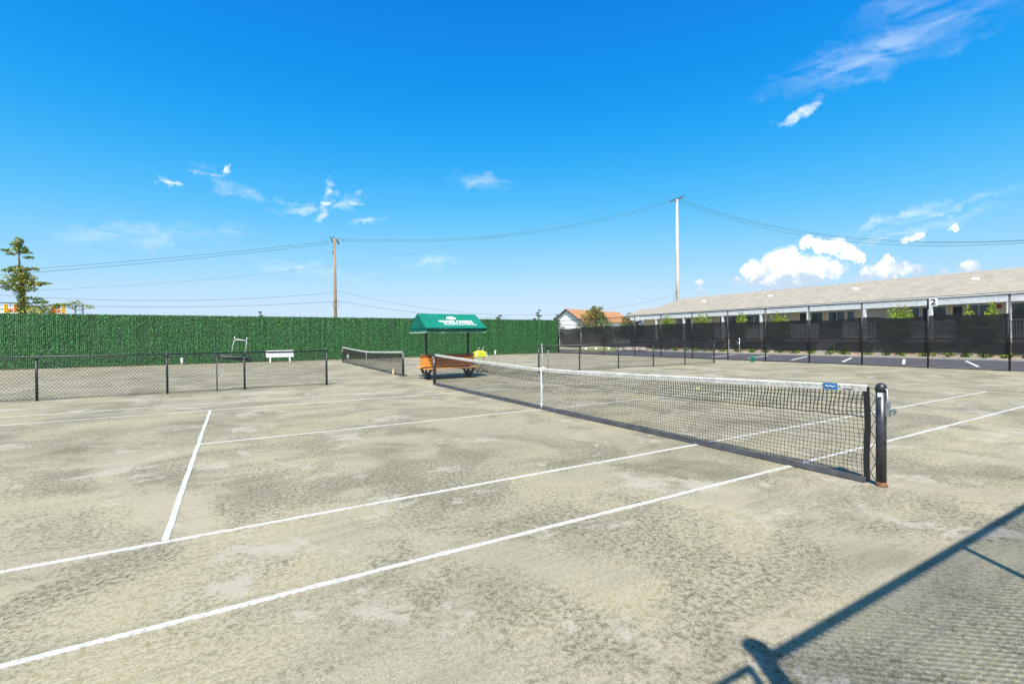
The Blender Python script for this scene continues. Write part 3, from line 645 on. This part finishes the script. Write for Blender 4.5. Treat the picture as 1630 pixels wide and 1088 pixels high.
# irrigation standpipes
for x, y, h, lb in ((-8.9, 29.55, .44, 'short white standpipe at the green fence, leftmost, left of the white bench'), (1.5, 28.4, .50, 'short white standpipe seen through the far net'), (14.6, 29.3, .42, 'short white standpipe at the green fence right of the shelter')):
    t_ = thing('standpipe', lb, 'standpipe', (x, y, 0), 'white irrigation standpipes'); b = MB(); b.tube([(0, 0, 0), (0, 0, h)], .075, 12); b.build('pipe', M['pvc'], t_, True)
    b = MB(); b.lathe([(.085, h - .08), (.088, h), (.06, h + .02), (.01, h + .025)], 12); b.build('pipe_cap', M['pvc'], t_, True)
b = MB(); b.lathe([(.12, 0), (.14, .30), (.15, .30), (.15, .32), (.13, .32), (.115, .04), (.01, .03)], 16)
o = b.build('bucket', M['teal'], None, True); o.location = (20.95, 8.55, 0); tag(o, 'small teal plastic bucket at the foot of the tall fence', 'bucket')
# court number signs on the tall fence
def number_sign(y, z, body, label, w=.31, h=.35):
    t_ = thing('number_sign', label, 'sign', (21.93, y, z)); b = MB(); b.box((-.012, -w / 2, -h / 2), (.012, w / 2, h / 2)); b.build('plate', M['wpaint'], t_, bevel=.004)
    o = obj('numeral', text_mesh(body, .37, sx=1.15), M['ink'], t_); o.rotation_euler = (R(90), 0, R(-90)); o.location = (-.0155, 0, 0); return t_
number_sign(.33, 3.04, '2', 'white square sign with black number 2 on the tall fence')
number_sign(18.98, 3.0, '1', 'small white sign with number 1 near the left end of the tall fence')

# ------------------------------------------------------------------ motel beyond the parking lot
mo = thing('motel_building', 'long single-storey motel with tan shingle roof, white porch posts and dark windows', 'building', (36.4, 0, 0))
def mbx(name, a, b_, mt, parent=None, bevel=0):
    q = MB(); q.box(a, b_); return q.build(name, M[mt], parent if parent is not None else mo, bevel=bevel)
YN, YE = -26.0, 33.0
mbx('wall', (0, YN, 0), (7.2, YE - .6, 3.85), 'wall')
mbx('porch_deck', (-2.25, YN, 1.02), (-.003, YE - .8, 1.2), 'deck'); mbx('porch_skirt', (-1.94, YN, 0), (-1.86, YE - .8, 1.02), 'deck')
mbx('porch_ceiling', (-2.02, YN, 3.72), (-.003, YE - .8, 3.78), 'trim'); mbx('porch_beam', (-2.225, YN, 3.47), (-2.03, YE - .7, 3.80), 'trim')
mbx('fascia', (-2.235, YN - .1, 3.80), (-2.2, YE + .1, 3.99), 'trim'); g_ = MB(); g_.tube([(-2.255, YN, 3.965), (-2.255, YE, 3.965)], .025, 8); g_.build('gutter', M['trim'], mo, True)
rb = MB(); ex, rx, bxk = -2.24, 3.4, 9.0
rb.add([(ex, YN, 3.98), (ex, 29.4, 3.98), (rx, 29.4, 5.93), (rx, YN, 5.93), (bxk, YN, 3.98), (bxk, 29.4, 3.98)], [(3, 2, 1, 0), (4, 5, 2, 3)])
rb.add([(ex, 29.4, 3.98), (rx, 29.4, 5.93), (ex, 31.5, 3.98), (rx, 32.4, 5.1), (ex, YE, 3.98), (rx, 36.0, 5.02), (bxk, 29.4, 3.98), (bxk, 36, 3.98)], [(0, 1, 2), (2, 1, 3), (2, 3, 5, 4), (1, 6, 3), (3, 6, 7, 5)])
ro = rb.build('roof', M['roof'], mo); sm = ro.modifiers.new('solid', 'SOLIDIFY'); sm.thickness = .07; sm.offset = 1
for yv in (24.8, 17.5, 10.4, 3.2, -4): mbx('roof_vent', (1.0, yv - .18, 5.17), (1.3, yv + .18, 5.36), 'trim', ro, .02)
for yp in (28.4, 24.7, 20.15, 16.35, 12.35, 8.35, 4.5, .8, -3.2, -7.2): mbx('porch_post', (-2.215, yp - .09, 1.2), (-2.03, yp + .09, 3.468), 'trim', None, .01)
wins = [(27.39, 26.25, 0), (26.09, 25.54, 2), (23.63, 22.81, 1), (21.93, 21.6, 2), (21.32, 20.07, 0), (19.67, 18.38, 0), (18.26, 17.7, 0), (16.92, 16.08, 1), (15.88, 14.99, 1), (14.15, 13.61, 2), (13.19, 12.3, 0), (11.84, 10.65, 0), (10.47, 9.98, 0), (9.05, 8.29, 1), (8.04, 7.18, 1), (6.35, 5.84, 0), (5.66, 5.34, 2), (5.03, 4.38, 0), (4.02, 3.5, 2), (3.31, 2.09, 0), (1.14, .24, 0), (-.6, -1.5, 1), (-3, -4.2, 0)]
for (y1, y0, k_) in wins:
    z0 = 1.22 if k_ == 2 else 2.05; z1 = 3.42
    w_ = mbx('door' if k_ == 2 else 'window', (-.03, y0, z0), (-.008, y1, z1), 'door' if k_ == 2 else 'pane')
    f_ = MB(); q = .07
    f_.box((-.06, y0 - q, z1), (-.002, y1 + q, z1 + q)); f_.box((-.06, y0 - q, z0), (-.002, y0, z1)); f_.box((-.06, y1, z0), (-.002, y1 + q, z1))
    if k_ != 2: f_.box((-.08, y0 - q, z0 - q), (-.002, y1 + q, z0))
    f_.build('frame', M['trim'], w_)
    if k_ == 1: mbx('blind', (-.045, y0 + .03, z0 + .25), (-.033, y1 - .03, z1 - .03), 'blind', w_)
    elif k_ == 0 and y1 - y0 > .9: mbx('mullion', (-.05, (y0 + y1) / 2 - .02, z0), (-.031, (y0 + y1) / 2 + .02, z1), 'trim', w_)
al = MB(); al.tube([(-.10, 1.74, 3.3), (-.003, 1.74, 3.3)], .12, 14); al.build('alarm_bell', M['red'], mo)
for (y1, y0) in ((21.05, 19.82), (17.78, 16.12), (13.72, 11.59), (9.78, 7.68), (5.6, 3.28), (1.02, -.9), (-3, -5)):
    r_ = MB(); r_.box((-2.15, y0, 2.36), (-2.07, y1, 2.43)); r_.box((-2.14, y0, 1.34), (-2.08, y1, 1.40)); ro_ = r_.build('porch_railing', M['trim'], mo)
    r_ = MB(); n_ = int((y1 - y0) / .13)
    for i in range(n_ + 1): y = y0 + (y1 - y0) * i / n_; r_.box((-2.13, y - .022, 1.40), (-2.09, y + .022, 2.36))
    tag(r_.build('balusters', M['trim'], ro_), kind='stuff')
    for i in range(5): mbx('porch_step', (-2.26 - .2 * (i + 1), y0 - 1.3, 0), (-2.26 - .2 * i, y0 - .1, 1.0 - .2 * i), 'deck')

# ------------------------------------------------------------------ house behind
ho = thing('house', 'white gabled house with orange shingle roof behind the corner gate', 'house', (44, 57.7, 0), rz=R(18))
mbx('wall', (.05, -2.9, 0), (18, 2.9, 4.3), 'hwall', ho)
b = MB(); b.prism([(.05, -2.9, 4.3), (.05, 2.9, 4.3), (.05, 0, 6.25)], (.15, 0, 0)); b.build('gable_wall', M['hwall'], ho)
b = MB(); b.add([(-.25, -3.2, 4.15), (18.2, -3.2, 4.15), (18.2, 0, 6.38), (-.25, 0, 6.38), (-.25, 3.2, 4.15), (18.2, 3.2, 4.15)], [(0, 1, 2, 3), (3, 2, 5, 4)]); o = b.build('roof', M['hroof'], ho); sm = o.modifiers.new('solid', 'SOLIDIFY'); sm.thickness = .1; sm.offset = 1
b = MB(); b.bar((-.30, -3.25, 4.08), (-.30, 0, 6.36), .10, .20); b.bar((-.30, 3.25, 4.08), (-.30, 0, 6.36), .10, .20); b.build('barge_board', M['dtrim'], ho)
b = MB(); b.prism([(1.2, -4.6, 0), (5.4, -4.6, 0), (5.4, -4.6, 4.2), (3.3, -4.6, 5.75), (1.2, -4.6, 4.2)], (0, 3.5, 0)); cg = b.build('cross_gable', M['hwall'], ho)
b = MB(); b.add([(.9, -4.9, 4.02), (3.3, -4.9, 5.88), (5.7, -4.9, 4.02), (5.7, -1.0, 4.02), (3.3, -1.0, 5.88), (.9, -1.0, 4.02)], [(0, 1, 4, 5), (1, 2, 3, 4)]); o = b.build('cross_roof', M['hroof'], ho); sm = o.modifiers.new('solid', 'SOLIDIFY'); sm.thickness = .08; sm.offset = 1
b = MB(); b.bar((.85, -4.95, 3.98), (3.3, -4.95, 5.84), .08, .18); b.bar((5.75, -4.95, 3.98), (3.3, -4.95, 5.84), .08, .18); b.build('barge_board', M['dtrim'], ho)
for x in (2.2, 3.8): w_ = mbx('window', (x, -4.64, 2.2), (x + .7, -4.605, 3.5), 'pane', ho); mbx('window_frame', (x - .08, -4.63, 2.1), (x + .78, -4.603, 2.2), 'trim', w_)
# garden fence and low gable glimpsed through the gate
gfn = thing('board_fence', 'weathered grey board fence seen through the gate at the corner', 'fence', (31, 41.5, 0))
for i in range(44):
    b = MB(); x = i * .2; hh = 1.9 + .02 * math.sin(i * 2.3); b.box((x, .012 * (i % 2), 0), (x + .185, .02 + .012 * (i % 2), hh)); b.build('board', M['deck'], gfn)

# ------------------------------------------------------------------ utility poles and wires
def pole(x, y, h, r, mt, label, arm):
    t_ = thing('utility_pole', label, 'utility pole', (x, y, 0)); b = MB(); b.tube([(0, 0, -.3), (0, 0, h * .5), (0, 0, h)], [r, r * .85, r * .68], 12); b.build('mast', M[mt], t_, True)
    b = MB()
    for p_, q_ in arm['bars']: b.bar(p_, q_, .10, .12)
    b.build('cross_arm', M['insul'] if mt == 'pale_pole' else M['wood_pole'], t_)
    for c in arm['ins']:
        b = MB(); b.lathe([(.03, 0), (.07, .03), (.05, .09), (.075, .12), (.045, .2), (.01, .23)], 8, c); b.build('insulator', M['insul'], t_, True)
    return t_
p1 = pole(4.1, 48, 13.0, .19, 'wood_pole', 'brown wooden utility pole rising behind the green fence', dict(bars=[((-.45, -.5, 12.75), (.1, .6, 12.55)), ((.1, -.35, 12.9), (.55, .5, 12.5)), ((-.25, 0, 11.6), (.1, 0, 11.75))], ins=[(-.45, -.5, 12.8), (.1, .6, 12.6), (.5, .4, 12.6), (-.1, 0, 12.98), (-.22, -.1, 11.25)]))
b = MB(); b.tube([(.02 + .34 * math.sin(t * .314), -.22, 5.55 + .42 * math.cos(t * .314)) for t in range(21)], .022, 5, False); b.build('cable_coil', M['insul'], p1)
for s in (-1, 1):
    b = MB(); b.tube([(s * .1, 0, 12.9), (s * .5, 0, 13.15), (s * .95, 0, 12.95), (s * 1.05, 0, 12.55)], .015, 5); b.build('jumper_wire', M['rubber'], p1)
p2 = pole(50, 38.9, 21.4, .24, 'pale_pole', 'pale bleached utility pole rising behind the motel roof', dict(bars=[((-.7, .6, 21.2), (.7, -.6, 21.75)), ((-.4, -.1, 21.0), (.4, .1, 21.5))], ins=[(-.7, .6, 21.25), (.7, -.6, 21.8), (.35, -.3, 21.65), (-.35, .3, 21.4)]))
b = MB(); b.tube([(-.25, -.1, 8.2), (-.9, -.3, 7.6), (-1.3, -.4, 6.6)], .04, 5); b.build('guy_bracket', M['insul'], p2)
def wire(A, B, co, s0, s1, label, r=.02):
    b = MB(); pts = []
    for i in range(33):
        s = s0 + (s1 - s0) * i / 32; pts.append((A[0] + (B[0] - A[0]) * s, A[1] + (B[1] - A[1]) * s, co[0] * s * s + co[1] * s + co[2]))
    b.tube(pts, r, 5); tag(b.build('overhead_wire', M['rubber']), label, 'wire')
P1, P2, P3, P0 = (4.1, 48), (50, 38.9), (58, -30), (-50, 56)
wire(P1, P2, (8.3, .2, 12.83), 0, 1, 'lower of the paired power wires between the brown and pale poles'); wire(P1, P2, (8.4, .25, 13.0), 0, 1, 'upper of the paired power wires between the brown and pale poles')
wire(P2, P3, (34.63, -41.41, 21.72), 0, 1.15, 'upper power wire sagging right from the pale pole'); wire(P2, P3, (37.86, -42.77, 21.35), 0, 1.1, 'lower power wire sagging right from the pale pole'); wire(P2, P3, (36.5, -42.2, 21.6), 0, 1.1, 'middle power wire sagging right from the pale pole', .014)
wire(P1, P0, (2.91, -10.44, 12.74), 0, 1.5, 'upper power wire running left from the brown pole'); wire(P1, P0, (3.1, -10.69, 12.49), 0, 1.5, 'lower power wire running left from the brown pole')
wire((-50, 75), (50, 44), (18.99, -3.39, 7.4), 0, .93, 'thin wire slanting up behind the brown pole', .014)
wire(P1, P0, (10.12, -7.21, 6.9), 0, .75, 'upper phone cable running left from the brown pole', .016); wire(P1, P0, (6.92, -4.99, 5.88), 0, .75, 'lower phone cable running left from the brown pole', .018)
wire(P1, P2, (11.77, -11.17, 7.11), 0, 1, 'sagging phone cable between the brown pole and the motel roof', .016); wire(P1, (40, 45), (5.13, -6.14, 5.99), 0, .6, 'short phone cable dropping right behind the shelter', .018)

# ------------------------------------------------------------------ trees and shrubs
def cluster(b, c, rx, ry, rz, n, size, rg, flat=.0):
    for _ in range(n):
        while True:
            p = Vector((rg.uniform(-1, 1), rg.uniform(-1, 1), rg.uniform(-1, 1)))
            if .12 < p.length < 1: break
        b.leaf((c[0] + p.x * rx, c[1] + p.y * ry, c[2] + p.z * rz), size * rg.uniform(.6, 1.3), rg, flat)
def tree(name, label, cat, loc_, trunk, limbs, clumps, size, leafm, seed, group=None, barkm='bark'):
    t_ = thing(name, label, cat, loc_, group); rg = random.Random(seed)
    b = MB(); pts, rs = trunk; b.tube(pts, rs, 8)
    for (p_, q_, r_) in limbs:
        p_ = Vector(p_); q_ = Vector(q_); mid_ = p_.lerp(q_, .5) + Vector((0, 0, -.06)); b.tube([p_, mid_, q_], [r_, r_ * .7, r_ * .3], 5)
    b.build('trunk', M[barkm], t_, True)
    b = MB()
    for (c, rx, ry, rz, n) in clumps: cluster(b, c, rx, ry, rz, n, size, rg, .3)
    b.build('crown', M[leafm], t_); return t_
# tall spindly tree at the left
cl = [((0, 0, 9.35), .32, .3, .28, 70), ((-.15, 0, 9.05), .35, .3, .25, 70), ((.1, .1, 8.75), .45, .4, .3, 130), ((.42, 0, 8.55), .35, .3, .12, 40), ((-.75, 0, 8.62), .38, .25, .10, 38), ((.55, 0, 8.15), .35, .3, .10, 30), ((-.45, 0, 8.35), .3, .25, .08, 22),
      ((0, 0, 7.25), .6, .5, .22, 110), ((.7, 0, 7.28), .5, .3, .12, 50), ((-.6, 0, 7.1), .35, .3, .16, 40), ((.1, 0, 6.85), .55, .5, .25, 120), ((.55, .1, 6.6), .45, .4, .2, 70), ((-.2, 0, 6.5), .7, .6, .25, 130),
      ((-.85, 0, 6.15), .6, .5, .16, 80), ((.2, 0, 6.2), .7, .6, .28, 150), ((.95, 0, 6.15), .6, .4, .18, 80), ((1.45, 0, 6.2), .5, .3, .08, 36), ((-.3, 0, 5.8), .8, .6, .22, 140), ((.4, 0, 5.75), .6, .5, .22, 100), ((-1.6, 0, 6.0), .5, .4, .18, 60), ((-1.9, .3, 5.7), .5, .4, .2, 60), ((0, 0, 5.4), .4, .4, .25, 80),
      ((.15, 0, 4.9), .35, .35, .35, 110), ((.2, 0, 4.4), .5, .5, .3, 120), ((.9, 0, 5.0), .5, .35, .10, 44), ((1.2, 0, 4.72), .5, .35, .12, 50), ((1.5, 0, 4.3), .8, .4, .16, 90), ((2.3, 0, 4.5), .6, .35, .13, 56), ((.6, 0, 4.05), .8, .6, .3, 130), ((1.4, 0, 3.9), .8, .5, .2, 80), ((-.2, 0, 3.6), .8, .7, .4, 120)]
tree('ivy_clad_tree', 'tall spindly tree with tiered golden-green foliage at the far left', 'tree', (-20.1, 42, 0), ([(.3, 0, 0), (.15, 0, 3.5), (.1, 0, 6), (0, 0, 8), (0, 0, 9.4)], [.24, .18, .11, .055, .02]),
     [((.1, 0, 6.1), (1.6, 0, 6.25), .05), ((.1, 0, 6.0), (-1.9, 0, 5.8), .05), ((0, 0, 8.4), (-.9, 0, 8.65), .03), ((.1, 0, 4.4), (2.8, 0, 4.5), .06), ((.1, 0, 7.1), (1.1, 0, 7.35), .035)], [(c, x * 1.05, y_, z * 1.15, int(n * 1.9)) for c, x, y_, z, n in cl], .10, 'leafgold', 21)
cl = [((0, 0, 4.75), .55, .5, .18, 90), ((-.55, 0, 4.55), .5, .4, .12, 50), ((.6, 0, 4.5), .5, .4, .13, 50), ((.95, 0, 4.35), .3, .3, .1, 25), ((0, 0, 4.4), .4, .4, .2, 50), ((-.9, 0, 4.62), .4, .3, .09, 26)]
tree('small_tree', 'small flat-topped tree just right of the spindly tree over the green fence', 'tree', (-16.9, 42, 0), ([(0, 0, 0), (.05, 0, 3), (0, 0, 4.7)], [.10, .07, .02]), [((0, 0, 4.2), (-1.0, 0, 4.6), .03), ((0, 0, 4.1), (1.0, 0, 4.4), .03)], cl, .085, 'leafgold', 22)
def juniper(loc_, label, h, rad, leafm, seed, n=24):
    rg = random.Random(seed); cl = []; lim = []
    for i in range(n):
        t = i / (n - 1); z = h * (.30 + .66 * t); rr = rad * (1 - .75 * t ** 1.6); a = i * 2.4; q = rr * rg.uniform(.45, .85); c = (q * math.cos(a), q * math.sin(a), z + rg.uniform(-.1, .15)); w = rr * rg.uniform(.32, .5) + .12
        cl.append((c, w, w, w * .45, int(120 * (w / .6) ** 1.5) + 25)); lim.append(((0, 0, z - .35), c, .05))
    return tree('juniper_tree', label, 'tree', loc_, ([(0, 0, 0), (.1, 0, h * .5), (0, 0, h * .95)], [.2, .13, .03]), lim, cl, .10, leafm, seed)
juniper((38, 43, 0), 'rounded layered evergreen in front of the orange-roofed house', 6.0, 2.7, 'leafjun', 31, 34)
juniper((38.5, 36.6, 0), 'lower yellow-green bushy tree right of the rounded evergreen', 4.6, 2.5, 'leafjun', 33, 26)
juniper((-3.2, 55, 0), 'tiny tree top peeking over the green fence left of the brown pole', 4.95, .9, 'leafdark', 34, 12)
juniper((29.1, 55, 0), 'spiky tree top peeking over the green fence right of the shelter', 5.1, 1.6, 'leafdark', 35, 14)
juniper((36.3, 55, 0), 'narrow conifer tip rising above the right end of the green fence', 6.0, 1.2, 'leafdark', 36, 14)
juniper((40.2, 55.5, 0), 'dark evergreen at the left side of the white gabled house', 5.3, 1.5, 'leafdark', 37, 14)
def shrub(name, loc_, rx, ry, h, leafm, label, seed, group, n=260, size=.085, cat='shrub', zlo=.45):
    t_ = thing(name, label, cat, loc_, group); rg = random.Random(seed); b = MB()
    for i in range(7): a = i * .9; b.tube([(.05 * math.cos(a), .05 * math.sin(a), 0), (rx * .5 * math.cos(a), ry * .5 * math.sin(a), h * .75)], [.02, .008], 5)
    b.build('stems', M['bark'], t_)
    b = MB(); k_ = 9
    for i in range(k_):
        a = i * 2.4; q = .6 * math.sqrt(i / k_); cluster(b, (rx * q * math.cos(a), ry * q * math.sin(a), h * (zlo + .42 * rg.random())), rx * .5, ry * .5, h * .26, n // k_, size, rg)
    b.build('foliage', M[leafm], t_); return t_
for i, (y, w, h, lb) in enumerate(((26.4, 1.35, 3.5, 'behind the number 1 sign end of the windscreen'), (21.9, 1.2, 3.5, 'second from the left along the motel porch'), (17.8, .8, 3.1, 'low in the gap between two porch windows'), (14.2, 1.0, 3.2, 'in the middle of the motel front'), (6.0, 1.1, 3.15, 'left of the number 2 sign'), (2.4, .42, 3.0, 'narrow, right of the number 2 sign'), (1.35, .42, 3.05, 'narrow, below the red alarm bell'))):
    shrub('lime_shrub', (33.55, y, .15), .75, w, h, 'leaflime', 'lime-green shrub above the windscreen, ' + lb, 50 + i, 'tall shrubs before the motel porch', int(700 * w) + 260, .10)
ORD = 'first second third fourth fifth sixth seventh eighth ninth tenth eleventh twelfth thirteenth fourteenth fifteenth sixteenth seventeenth eighteenth nineteenth twentieth twenty-first twenty-second twenty-third twenty-fourth twenty-fifth twenty-sixth twenty-seventh twenty-eighth twenty-ninth thirtieth thirty-first thirty-second thirty-third thirty-fourth thirty-fifth thirty-sixth thirty-seventh thirty-eighth thirty-ninth fortieth'.split()
rg = random.Random(77); y = 27.0; i = 0
while y > -5.5:
    w = rg.uniform(.35, .62); shrub('low_plant', (32.55 + rg.uniform(-.05, .2), y, .1), .42, w, rg.uniform(.6, .95), 'leaflow', 'low leafy plant along the parking lot kerb, ' + ORD[i] + ' from the left', 100 + i, 'low plants along the kerb', 240, .085, 'plant', .16); y -= w + rg.uniform(.4, .95); i += 1
# stones and wheel stops at the corner of the lot
for i, (x, y, s, lb) in enumerate(((30.0, 29.7, .42, 'leftmost'), (30.6, 29.0, .5, 'second from left'), (31.1, 28.3, .42, 'third from left'), (31.5, 27.7, .40, 'rightmost'))):
    b = MB(); b.lathe([(s * .8, 0), (s, .15), (s * .97, .42), (s * .75, .56), (.05, .60)], 7, (0, 0, 0)); o = b.build('border_stone', M['stone'], None, bevel=.05); o.location = (x, y, -.01); o.rotation_euler = (0, 0, i * 1.3); tag(o, 'pale pinkish boulder at the parking lot corner, ' + lb + ' of four', 'stone', 'boulders at the lot corner')
for x, y, lb in ((29.4, 34.6, 'left'), (30.6, 34.2, 'middle'), (32.0, 33.6, 'right')):
    b = MB(); b.lathe([(.16, 0), (.17, .2), (.12, .32), (.02, .36)], 10); o = b.build('marker_stone', M['wpaint'], None, True); o.location = (x, y, -.01); tag(o, 'small white marker stone on the verge seen through the gate, ' + lb + ' one', 'stone', 'white marker stones')

# ------------------------------------------------------------------ traffic signals and white building far left
wbld = thing('white_building', 'low white flat-roofed building behind the traffic signals at far left', 'building', (-36, 88, 0))
mbx('wall', (-8, 0, 0), (5.2, 8, 6.5), 'hwall', wbld); mbx('roof_edge', (-8.2, -.15, 6.5), (5.4, 8.15, 6.75), 'trim', wbld)
for x in (-4, -1, 2): mbx('window', (x, -.03, 2.2), (x + 1.4, -.005, 3.8), 'pane', wbld)
ma = thing('mast_arm', 'dark signal mast arm reaching in at the far left above the green fence', 'mast arm', (-38, 75, 0))
b = MB(); b.tube([(0, 0, 0), (0, 0, 6.6)], [.16, .12], 10); b.tube([(0, 0, 6.45), (10.6, 0, 6.58)], [.09, .05], 8); b.build('arm', M['dtrim'], ma, True)
mb2 = thing('mast_arm', 'thin signal mast arm right of the spindly tree above the green fence', 'mast arm', (-23.5, 76, 0))
b = MB(); b.tube([(0, 0, 0), (0, 0, 6.6)], [.14, .10], 10); b.tube([(0, 0, 6.4), (-3.4, 0, 6.5)], [.07, .05], 8); b.build('arm', M['dtrim'], mb2, True)
def signal(x, y, z, h, mt, label):
    t_ = thing('traffic_signal', label, 'traffic signal', (x, y, z)); b = MB(); b.box((-.17, -.14, -h), (.17, .14, 0)); b.build('housing', M[mt], t_, bevel=.03)
    b = MB(); b.tube([(0, 0, 0), (0, 0, 6.5 - z)], .03, 6); b.build('hanger', M['dtrim'], t_)
    k_ = max(1, int(h / .33))
    for i in range(k_):
        b = MB(); zc = -.17 - i * (h - .3) / max(1, k_ - 1) if k_ > 1 else -h / 2; b.tube([(0, -.145, zc), (0, -.17, zc)], .085, 12); b.build('lens', M['ink'], t_)
for x, z, h, mt, lb in ((-30.6, 6.4, 1.05, 'sigy', 'yellow traffic signal head, leftmost on the left arm'), (-30.2, 5.85, .5, 'sigo', 'small orange signal box between the two left signal heads'), (-29.7, 6.4, 1.0, 'sigo', 'orange traffic signal head left of the spindly tree'), (-26.35, 6.35, 1.0, 'sigo', 'orange traffic signal head right of the spindly tree'), (-25.9, 5.9, .5, 'sigo', 'small orange signal box right of the spindly tree'), (-25.45, 6.3, 1.0, 'sigy', 'yellow traffic signal head, rightmost of the signals')):
    signal(x, 75 if x < -28 else 76, z, h, mt, lb)

# ------------------------------------------------------------------ render settings
scene.render.engine = 'CYCLES'
scene.cycles.transparent_max_bounces = 16
